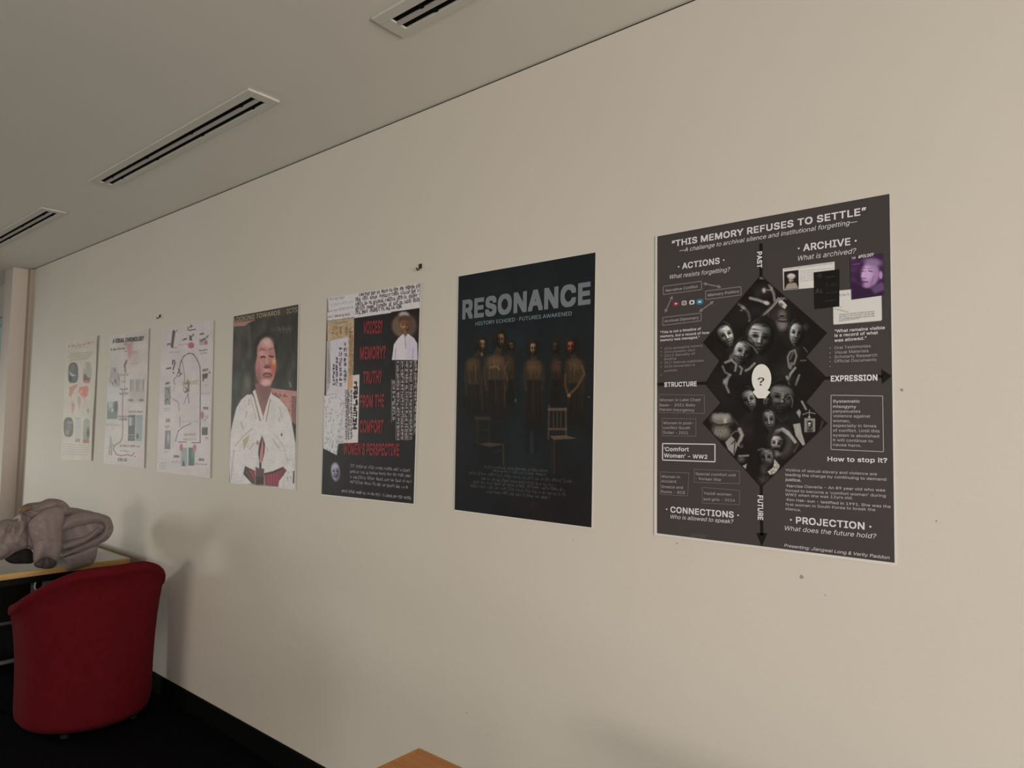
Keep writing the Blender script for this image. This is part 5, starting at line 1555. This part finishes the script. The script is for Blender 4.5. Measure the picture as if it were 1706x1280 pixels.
def p_map():
    po = Poster('exhibition_poster', 'narrow cream poster with a red world map, farthest along the wall',
                [(112, 569.5), (165, 559.5), (154.5, 768), (103, 766)], (160, 154, 140), curl=.007)
    A = lambda X, Y: (95 + X / 11.64, 550 + Y / 11.64)
    Bq = lambda X, Y: (95 + X / 9.85, 650 + Y / 9.85)
    c = po.canvas([(112.5, 570), (164.6, 560), (154.1, 767.5), (103.5, 765.5)], 3, (162, 155, 140))
    c.noise(.03, 10, 14, 3)
    c.words(A(240, 335), A(745, 250), 3.4, (132, 100, 88), .9, .8, 2)
    c.words(A(360, 355), A(560, 320), 3, (146, 112, 102), .8, .7, 3)
    for k in range(5):
        c.stroke([A(270 - (k == 2) * 60, 462 + 33 * k), A(470, 450 + 30 * k), A(740 - 30 * k, 425 + 32 * k)], 1.2, (126, 120, 106), .7, .5)
    # oval pictures
    def oval(cx, cy, rx, ry, col):
        pts = [(cx + rx * math.copysign(abs(math.cos(t)) ** .7, math.cos(t)), cy + ry * math.copysign(abs(math.sin(t)) ** .7, math.sin(t))) for t in np.linspace(0, 2 * math.pi, 25)[:-1]]
        c.poly(pts, col, 1, .6)
    oval(*A(325, 830), 8.2, 17.2, (76, 80, 74))
    c.ell(*A(310, 740), 4, 6, (98, 98, 88), .7, .8)
    c.poly([A(245, 790), A(300, 850), A(380, 880), A(340, 910), A(270, 890)], (150, 158, 150), .9, .9)
    c.ell(*A(350, 940), 4, 4, (72, 88, 92), .5, .8)
    c.ell(*A(265, 950), 2.6, 6, (46, 46, 42), .5, .8)
    oval(*A(600, 825), 7.8, 17.4, (136, 133, 120))
    c.ell(*A(545, 700), 3, 5, (160, 156, 144), .6, .8)
    c.poly([A(520, 950), A(535, 860), A(570, 860), A(600, 920), A(650, 930), A(645, 1000), A(520, 1000)], (86, 66, 54), .9, .9)
    c.poly([A(520, 975), A(650, 975), A(640, 1035), A(530, 1030)], (146, 96, 84), .85, .8)
    # the map
    MP = (160, 98, 86)
    c.poly([A(240, 1110), A(400, 1050), A(395, 1090), A(340, 1160), A(310, 1240), A(260, 1290), A(240, 1270), A(255, 1180)], (158, 106, 88), .9, 1)
    c.poly([Bq(215, 90), Bq(240, 60), Bq(250, 130)], MP, .7, .8)
    c.poly([Bq(245, 180), Bq(300, 240), Bq(285, 330), Bq(262, 400), Bq(250, 300)], (158, 110, 98), .85, .9)
    c.poly([A(450, 1110), A(600, 1080), A(625, 1150), A(600, 1280), Bq(500, 100), Bq(450, 130), Bq(395, 80), A(430, 1200)], (164, 96, 86), .92, 1)
    c.ell(*A(475, 1200), 2, 3, (176, 140, 126), .4, .8)
    c.poly([Bq(345, 110), Bq(395, 120), Bq(390, 250), Bq(370, 330), Bq(350, 200)], (156, 118, 102), .85, .9)
    c.stroke([Bq(455, 120), Bq(480, 210)], 1.6, (160, 116, 104), .7, .9)
    c.poly([Bq(495, 330), Bq(530, 290), Bq(545, 350), Bq(520, 400)], (140, 104, 96), .8, .8)
    # lower row
    oval(*Bq(197, 610), 8, 16.4, (82, 80, 72))
    c.ell(*Bq(215, 535), 4.4, 2, (130, 128, 120), .5, .9)
    c.ell(*Bq(205, 600), 4, 7, (104, 100, 100), .6, .8)
    c.ell(*Bq(180, 700), 3, 4, (126, 124, 112), .6, .8)
    oval(*Bq(355, 650), 5.6, 19, (150, 149, 140))
    c.stroke([Bq(320, 468), Bq(395, 466)], .9, (110, 108, 100), .7, .5)
    c.poly([Bq(305, 815), Bq(340, 795), Bq(390, 800), Bq(385, 855), Bq(305, 855)], (112, 108, 98), .8, 1)
    oval(*Bq(500, 640), 6.4, 17.5, (128, 128, 116))
    c.poly([Bq(435, 690), Bq(550, 690), Bq(545, 870), Bq(435, 870)], (118, 116, 104), .9, .8)
    c.ell(*Bq(525, 700), 2.6, 8, (58, 60, 52), .5, .85)
    c.poly([Bq(435, 815), Bq(545, 815), Bq(540, 870), Bq(435, 870)], (140, 76, 74), .9, .8)
    for k in range(5):
        c.stroke([Bq(115, 880 + 40 * k), Bq(350, 905 + 38 * k), Bq(560 - 10 * k, 905 + 40 * k)], 1.2, (132, 127, 118), .7, .5)
    c.poly([Bq(90, 1000), Bq(300, 990), Bq(280, 1110), Bq(80, 1090)], (150, 144, 142), .6, 2)
    c.words(Bq(420, 1110), Bq(480, 1115), 4, (130, 126, 118), .8, .6, 9)
    c.noise(.03, 1.2, 1.4, 8)
    c.done('map_print', 1, 'red world map between rows of oval pictures')


p_map()
# ------------------------------------------------------------------ picture hooks left in the wall
M_hook = mat('hook_metal', (.05, .045, .04), .4, .4, metal=.6)


def hook(p, label):
    c = on_y(p, 0)
    root = empty('wall_hook', (c[0], 0, c[2]))
    tag(root, label, 'hook', 'bare hooks in the poster wall')
    bm = bmesh.new()
    add_box(bm, (c[0] - .008, -.004, c[2] - .004), (c[0] + .008, -.0004, c[2] + .014), .0012, 1)
    from_bm('hook_plate', bm, M_hook, root)
    bm = bmesh.new()
    pts = [(c[0], -.004, c[2] + .004), (c[0], -.010, c[2] - .010), (c[0], -.018, c[2] - .013), (c[0], -.022, c[2] - .004)]
    for a, b in zip(pts, pts[1:]):
        tube(bm, a, b, .0026, 8)
    from_bm('hook_prong', bm, M_hook, root)


hook((701, 446), 'small dark hook in the wall above the collage poster with red words')
hook((267, 528), 'small dark hook in the wall above the dotted head timeline poster')

# ------------------------------------------------------------------ red tub chair
M_red = mat('red_wool_upholstery', (.115, .0065, .011), .9, .08, .10, 30, .12, 500, sheen=.05)
M_foot = mat('black_plastic', (.012, .012, .012), .5, .3)


def tub_chair(cx, cy, heading, label):
    root = empty('tub_chair', (cx, cy, 0))
    tag(root, label, 'chair')
    fw = np.array([math.cos(heading), math.sin(heading)])
    rt = np.array([math.sin(heading), -math.cos(heading)])      # sitter's right
    R, L, TH = .291, .134, .062
    per = math.pi * R / 2
    tot = per + L

    def plan(s, off):
        """s in -1..1 round the shell, from the right arm front over the back to the left arm front"""
        a = abs(s) * tot
        sg = 1 if s > 0 else -1
        if a <= per:
            t = a / R
            p = np.array([-math.cos(t), math.sin(t) * -sg]) * (R + off)
            return p
        return np.array([a - per, -(R + off) * sg])

    def world(p, z):
        q = fw * p[0] + rt * p[1]
        return (cx + q[0], cy + q[1], z)

    n = 72
    verts, faces = [], []
    rings = []
    for i in range(n + 1):
        s = -1 + 2 * i / n
        a = abs(s)
        e = max(0, 1 - a)
        k = min(1, e * tot / .055)
        rnd = math.sqrt(max(0.02, 1 - (1 - k) ** 2))            # arm ends round off
        t = min(1, max(0, (1 - a) / .86))
        h = .600 + .200 * (t * t * (3 - 2 * t))
        h -= .05 * (1 - rnd)
        flare = .060 - .010 * (1 - min(1, a * 1.1))
        prof = []
        zb = .028
        for w in (0, .04, .1, .2, .34, .48, .62, .74, .84):
            z = zb + (h - .05 - zb) * w / .84
            ins = -.016 * max(0, 1 - w / .1) ** 2
            prof.append((ins + flare * w ** 3.2, z))
        o0 = flare * .84 ** 3.2 + .005
        for j in range(0, 9):                                   # rolled rim
            th = math.pi * j / 8
            prof.append((o0 - TH / 2 * 1.06 + (TH / 2 * 1.06 + .004) * math.cos(th) + .012 * math.sin(th), h - .046 + .046 * math.sin(th) ** .8))
        for w in (.8, .6, .4, .25):
            prof.append((-TH - .006 + flare * w ** 3, zb + (h - zb) * w))
        prof.append((-TH - .004, .2))
        ctr = -TH / 2
        ring = []
        for off, z in prof:
            o = ctr + (off - ctr) * rnd
            ring.append(len(verts))
            verts.append(world(plan(s * (1), o), z))
        rings.append(ring)
    m_ = len(rings[0])
    for A_, B_ in zip(rings, rings[1:]):
        for j in range(m_):
            faces.append((A_[j], B_[j], B_[(j + 1) % m_], A_[(j + 1) % m_]))
    faces.append(tuple(rings[0]))
    faces.append(tuple(rings[-1][::-1]))
    sh = from_vf('back_shell', verts, faces, M_red, root, True)
    bm = bmesh.new()
    bm.from_mesh(sh.data)
    bmesh.ops.recalc_face_normals(bm, faces=bm.faces[:])
    bm.to_mesh(sh.data)
    bm.free()
    # seat cushion and front apron
    for name, z0, z1, front, ri in (('seat_cushion', .30, .43, L + .03, R - TH - .004), ('front_apron', .045, .295, L - .005, R - TH - .010)):
        v, f = [], []
        pts = [np.array([-math.cos(t) * ri, math.sin(t) * ri]) for t in np.linspace(-math.pi / 2, math.pi / 2, 25)]
        pts = [np.array([front, -ri * .98])] + [np.array([front * .5, -ri])] + pts + [np.array([front * .5, ri])] + [np.array([front, ri * .98])]
        pts += [np.array([front + .03, ri * .55]), np.array([front + .036, 0]), np.array([front + .03, -ri * .55])]
        lev = [(z0, .95), (z0 + .02, 1), (z1 - .03, 1), (z1 - .01, .96), (z1, .86), (z1 + .006, .5)]
        for z, sc in lev:
            for p in pts:
                c0 = np.array([.02, 0])
                v.append(world(c0 + (p - c0) * sc, z))
        k = len(pts)
        for a in range(len(lev) - 1):
            for j in range(k):
                f.append((a * k + j, a * k + (j + 1) % k, (a + 1) * k + (j + 1) % k, (a + 1) * k + j))
        f.append(tuple(range((len(lev) - 1) * k, len(lev) * k)))
        f.append(tuple(range(k))[::-1])
        from_vf(name, v, f, M_red, root, True)
    for p in ((-.18, -.15), (-.18, .15), (.08, -.2), (.08, .2)):
        bm = bmesh.new()
        w = world(np.array(p), 0)
        tube(bm, (w[0], w[1], 0.0005), (w[0], w[1], .05), .02, 16, .024)
        from_bm('foot', bm, M_foot, root)


tub_chair(-3.933, -.375, math.radians(-180), 'red fabric tub chair seen from behind beside the white wall')

# ------------------------------------------------------------------ tables
M_top = mat('pale_laminate', (.50, .50, .47), .35, .45, .03, 6)
M_edge = wood_mat('oak_edging', (.50, .30, .10), (.66, .42, .17), 1)
M_orange = wood_mat('honey_wood_veneer', (.50, .20, .050), (.60, .265, .075), 0, .4)
M_leg = mat('grey_metal_leg', (.16, .165, .18), .4, .4, metal=.3)
M_chrome = mat('steel_rod', (.42, .43, .45), .25, .5, metal=.9)
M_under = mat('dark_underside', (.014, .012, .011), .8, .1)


def table(x0, x1, y0, y1, top_m, edge_m, label, near_leg):
    zt = .72
    root = empty('folding_table', ((x0 + x1) / 2, (y0 + y1) / 2, 0))
    tag(root, label, 'table')
    e = .012
    box('table_top', (x0 + e, y0 + e, zt - .026), (x1 - e, y1 - e, zt), top_m, root)
    bm = bmesh.new()
    for lo, hi in (((x0, y0, zt - .03), (x1, y0 + e, zt + .0006)), ((x0, y1 - e, zt - .03), (x1, y1, zt + .0006)),
                   ((x0, y0 + e, zt - .03), (x0 + e, y1 - e, zt + .0006)), ((x1 - e, y0 + e, zt - .03), (x1, y1 - e, zt + .0006))):
        add_box(bm, lo, hi, .003, 2)
    from_bm('table_edging', bm, edge_m, root)
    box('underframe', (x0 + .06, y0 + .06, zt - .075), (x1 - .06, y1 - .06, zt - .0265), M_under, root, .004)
    for lx in (x0 + .14, x1 - .42):
        for ly in (y0 + .1, y1 - .1):
            bm = bmesh.new()
            tube(bm, (lx, ly, .0008), (lx, ly, zt - .076), .016, 16)
            lg = from_bm('leg', bm, M_leg, root)
            bm = bmesh.new()
            tube(bm, (lx, ly, .0006), (lx, ly, .03), .021, 16)
            from_bm('foot_cap', bm, M_foot, lg)
        bm = bmesh.new()
        tube(bm, (lx, y0 + .116, .16), (lx, y1 - .116, .16), .012, 12)
        from_bm('stretcher', bm, M_leg, root)
    return root


t1 = table(-5.60, -4.187, -.90, -.098, M_top, M_edge, 'pale topped folding table with an oak edge under the folded jacket', True)
# folding brace, its catch and the leg panel that show under the edge
bm = bmesh.new()
a, b = on_x((14, 955), -4.27), on_x((56, 974), -4.27)
tube(bm, a, b, .005, 10)
from_bm('folding_brace', bm, M_chrome, t1)
bm = bmesh.new()
a = on_x((61, 976), -4.265)
pts = [a + np.array([0, .008 * math.cos(t) * -1, .022 * math.sin(t)]) for t in np.linspace(-1.4, 1.4, 9)]
for p, q_ in zip(pts, pts[1:]):
    tube(bm, p, q_, .0045, 8)
from_bm('brace_catch', bm, mat('white_plastic', (.7, .7, .68), .4, .4), t1)
p, q_ = on_x((72, 949), -4.285), on_x((104, 949), -4.285)
M_shade_panel = mat('dark_shade_panel', (.012, .011, .011), .8, .1)
box('shade_panel', (-5.50, -.80, .10), (-5.485, -.15, .644), M_shade_panel, t1)
box('shade_panel', (-5.48, -.165, .10), (-4.40, -.15, .644), M_shade_panel, t1)
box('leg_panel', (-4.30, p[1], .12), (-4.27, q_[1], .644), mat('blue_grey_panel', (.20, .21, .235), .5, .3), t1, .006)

table(-1.277, -.0, -1.30, -.562, M_orange, M_orange, 'honey wood table corner at the bottom edge of the photo', False)

# ------------------------------------------------------------------ jacket folded on the far table
M_jacket = mat('mauve_grey_shell_fabric', (.25, .20, .192), .48, .35, .08, 14, .45, 26)
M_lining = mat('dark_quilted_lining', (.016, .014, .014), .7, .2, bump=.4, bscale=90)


def vnoise(p, seed=0):
    x, y, z = p
    return (math.sin(x * 31 + seed) * math.sin(y * 37 + seed * 1.7 + 1.3 * math.sin(z * 23)) + .5 * math.sin(y * 71 + z * 53 + seed) * math.sin(x * 67 - z * 41 + 2 * seed)) * .7


def smooth_closed(pts, n):
    P = np.array(pts, float)
    k = len(P)
    out = []
    for i in range(k):
        p0, p1, p2, p3 = P[i - 1], P[i], P[(i + 1) % k], P[(i + 2) % k]
        for t in np.linspace(0, 1, n, endpoint=False):
            out.append(.5 * ((2 * p1) + (-p0 + p2) * t + (2 * p0 - 5 * p1 + 4 * p2 - p3) * t * t + (-p0 + 3 * p1 - 3 * p2 + p3) * t ** 3))
    return out


def smooth_open(pts, n):
    P = np.array(pts, float)
    P = np.vstack([2 * P[0] - P[1], P, 2 * P[-1] - P[-2]])
    out = []
    for i in range(1, len(P) - 2):
        p0, p1, p2, p3 = P[i - 1], P[i], P[i + 1], P[i + 2]
        for t in np.linspace(0, 1, n, endpoint=False):
            out.append(.5 * ((2 * p1) + (-p0 + p2) * t + (2 * p0 - 5 * p1 + 4 * p2 - p3) * t * t + (-p0 + 3 * p1 - 3 * p2 + p3) * t ** 3))
    out.append(P[-2])
    return out


def cushion(name, outline_px, X, depth, material, parent, wr=.006, seed=0, folds=(), back=None, pw=2.2):
    """a soft body whose silhouette is the outline, swelling toward +x and -x from the plane X"""
    pts = [on_x(p, X) for p in smooth_closed(outline_px, 8)]
    Y = np.array([p[1] for p in pts])
    Z = np.array([p[2] for p in pts])
    cy, cz = (Y.max() + Y.min()) / 2, (Z.max() + Z.min()) / 2
    k = len(pts)
    NR = 16
    back = depth if back is None else back
    fl = [(on_x(a, X)[1:], on_x(b, X)[1:], w, d) for a, b, w, d in folds]
    verts, faces = [], []

    def dep(y, z, s, D):
        b = D * max(0, 1 - s ** pw) ** .5
        w = wr * vnoise((X, y * 2.2, z * 2.2), seed) * min(1, (1 - s) * 4)
        for (a, c, wd, d) in fl:
            dx, dz = c[0] - a[0], c[1] - a[1]
            t = min(1, max(0, ((y - a[0]) * dx + (z - a[1]) * dz) / (dx * dx + dz * dz)))
            q = math.hypot(y - a[0] - t * dx, z - a[1] - t * dz)
            w -= d * math.exp(-(q / wd) ** 2) * min(1, (1 - s) * 5)
        return b + w

    for side, D in ((1, depth), (-1, back)):
        for r in range(NR + (1 if side == 1 else 0)):
            s = r / NR
            s = math.sin(s * math.pi / 2) if s < 1 else 1
            for j in range(k):
                y, z = cy + (Y[j] - cy) * s, cz + (Z[j] - cz) * s
                verts.append((X + side * dep(y, z, s, D), y, z))
    f0 = lambda r, j: r * k + j % k
    for r in range(1, NR):
        for j in range(k):
            faces.append((f0(r, j), f0(r, j + 1), f0(r + 1, j + 1), f0(r + 1, j)))
    for j in range(k):
        faces.append((f0(0, j), f0(1, j + 1), f0(1, j)))
    off = (NR + 1) * k
    g = lambda r, j: f0(NR, j) if r == NR else off + r * k + j % k
    for r in range(1, NR):
        for j in range(k):
            faces.append((g(r, j), g(r + 1, j), g(r + 1, j + 1), g(r, j + 1)))
    for j in range(k):
        faces.append((g(0, j), g(1, j), g(1, j + 1)))
    o = from_vf(name, verts, faces, material, parent, True)
    bm = bmesh.new()
    bm.from_mesh(o.data)
    bmesh.ops.remove_doubles(bm, verts=bm.verts[:], dist=1e-5)
    bmesh.ops.recalc_face_normals(bm, faces=bm.faces[:])
    bm.to_mesh(o.data)
    bm.free()
    return o


def fold_layer(name, centre_px, thick_px, x_near, x_far, material, parent, seed=0, wr=.004):
    """a thick sheet of cloth folded along the given line and lying back over the table"""
    C = smooth_open(centre_px, 8)
    T = np.interp(np.linspace(0, 1, len(C)), np.linspace(0, 1, len(thick_px)), thick_px)
    out = []
    N = []
    for i in range(len(C)):
        d = C[min(i + 1, len(C) - 1)] - C[max(i - 1, 0)]
        d /= np.linalg.norm(d) + 1e-9
        N.append(np.array([-d[1], d[0]]))
    ring = [(C[i], N[i] * T[i] / 2) for i in range(len(C))] + [(C[i], -N[i] * T[i] / 2) for i in range(len(C) - 1, -1, -1)]
    k = len(ring)
    verts, faces = [], []
    NS = 22
    for sidx in range(NS + 1):
        u = sidx / NS
        e = min(u, 1 - u) * 2
        puff = max(.02, 1 - (1 - min(1, e * 4.5)) ** 2) ** .5
        X = x_near + (x_far - x_near) * u
        for c, nn in ring:
            q = on_x(c + nn * puff, x_near)
            w = wr * vnoise((X * 1.5, q[1], q[2]), seed)
            verts.append((X + w * .5, q[1] + w, q[2] + w * .6))
    for a in range(NS):
        for j in range(k):
            faces.append((a * k + j, a * k + (j + 1) % k, (a + 1) * k + (j + 1) % k, (a + 1) * k + j))
    h = len(C)
    for base, flip in ((0, False), (NS * k, True)):
        for i in range(h - 1):
            f = (base + i, base + i + 1, base + k - 2 - i, base + k - 1 - i)
            faces.append(f[::-1] if flip else f)
    o = from_vf(name, verts, faces, material, parent, True)
    bm = bmesh.new()
    bm.from_mesh(o.data)
    bmesh.ops.recalc_face_normals(bm, faces=bm.faces[:])
    bm.to_mesh(o.data)
    bm.free()
    return o


jk = empty('jacket', (-4.35, -.42, .7208))
tag(jk, 'mauve grey shell jacket folded in a heap on the pale topped table', 'jacket')
jp = lambda X, Y: (X / 6.7375, 820 + Y / 6.7375)
# folded body at the right: bottom layer hangs over the edge, upper layers turn back on themselves
fold_layer('folded_body', [jp(690, 420), jp(800, 345), jp(960, 300), jp(1110, 300), jp(1200, 345), jp(1215, 440), jp(1150, 520), jp(1000, 600), jp(860, 660), jp(700, 730)],
           [10, 22, 24, 17, 10, 9, 9, 9, 9, 6], -4.235, -4.50, M_jacket, jk, 1, .005)
fold_layer('folded_lining', [jp(720, 620), jp(850, 580), jp(960, 540), jp(1050, 480), jp(1110, 420), jp(1160, 420)], [10, 14, 11, 8, 6, 2], -4.245, -4.49, M_jacket, jk, 2, .004)
fold_layer('hanging_hem', [jp(760, 760), jp(880, 700), jp(1000, 640), jp(1120, 560)], [13, 16, 14, 6], -4.238, -4.48, M_jacket, jk, 5, .004)
cushion('hem_flap', [jp(720, 740), jp(900, 680), jp(1080, 610), jp(1085, 700), jp(1050, 790), jp(960, 830), jp(760, 885), jp(740, 800)], -4.178, .012, M_jacket, jk, .004, 4, back=.006, pw=4)
cushion('folded_body', [jp(660, 240), jp(850, 215), jp(1050, 230), jp(1200, 265), jp(1243, 340), jp(1250, 420), jp(1190, 520), jp(1090, 580), jp(900, 660), jp(700, 720)], -4.36, .095, M_jacket, jk, .006, 15,
        folds=((jp(700, 600), jp(900, 550), .010, .016), (jp(900, 550), jp(1050, 470), .010, .018), (jp(1050, 470), jp(1160, 410), .012, .02)), back=.10, pw=5)
# sleeve laid over the edge
cushion('sleeve', [jp(330, 330), jp(500, 200), jp(660, 165), jp(720, 230), jp(700, 400), jp(690, 600), jp(650, 770), jp(560, 745), jp(480, 740), jp(380, 790), jp(365, 600), jp(320, 450)], -4.172, .034, M_jacket, jk, .005, 7,
        folds=((jp(390, 550), jp(680, 545), .006, .004), (jp(330, 420), jp(430, 300), .008, .006)), back=.012, pw=3)
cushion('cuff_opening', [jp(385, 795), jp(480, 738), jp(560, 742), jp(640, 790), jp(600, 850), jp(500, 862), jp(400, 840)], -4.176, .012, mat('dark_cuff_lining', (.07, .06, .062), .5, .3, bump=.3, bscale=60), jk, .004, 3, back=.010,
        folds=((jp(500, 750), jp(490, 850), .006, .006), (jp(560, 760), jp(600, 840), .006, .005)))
# collar heaped on top
cushion('collar', [jp(220, 200), jp(300, 135), jp(460, 110), jp(560, 75), jp(700, 95), jp(790, 180), jp(800, 230), jp(720, 260), jp(640, 200), jp(480, 250), jp(330, 330), jp(250, 240)], -4.26, .07, M_jacket, jk, .008, 9,
        folds=((jp(350, 190), jp(690, 130), .012, .014), (jp(470, 110), jp(380, 190), .008, .010)), back=.08)
cushion('collar_facing', [jp(222, 205), jp(255, 155), jp(340, 150), jp(365, 190), jp(300, 215), jp(245, 240)], -4.20, .016, mat('tan_collar_facing', (.20, .13, .08), .6, .2), jk, .003, 5, back=.03)
# crumpled half on the left, its dark inside showing below
cushion('crumpled_front', [jp(-160, 400), jp(0, 330), jp(90, 305), jp(180, 310), jp(250, 240), jp(390, 300), jp(420, 450), jp(420, 640), jp(290, 640), jp(160, 680), jp(60, 745), jp(-60, 770), jp(-170, 700)], -4.24, .075, M_jacket, jk, .010, 11,
        folds=((jp(285, 260), jp(300, 640), .009, .022), (jp(40, 420), jp(120, 330), .008, .016), (jp(110, 500), jp(190, 340), .008, .014), (jp(0, 560), jp(60, 420), .008, .012), (jp(230, 250), jp(245, 420), .006, .012)), back=.10)
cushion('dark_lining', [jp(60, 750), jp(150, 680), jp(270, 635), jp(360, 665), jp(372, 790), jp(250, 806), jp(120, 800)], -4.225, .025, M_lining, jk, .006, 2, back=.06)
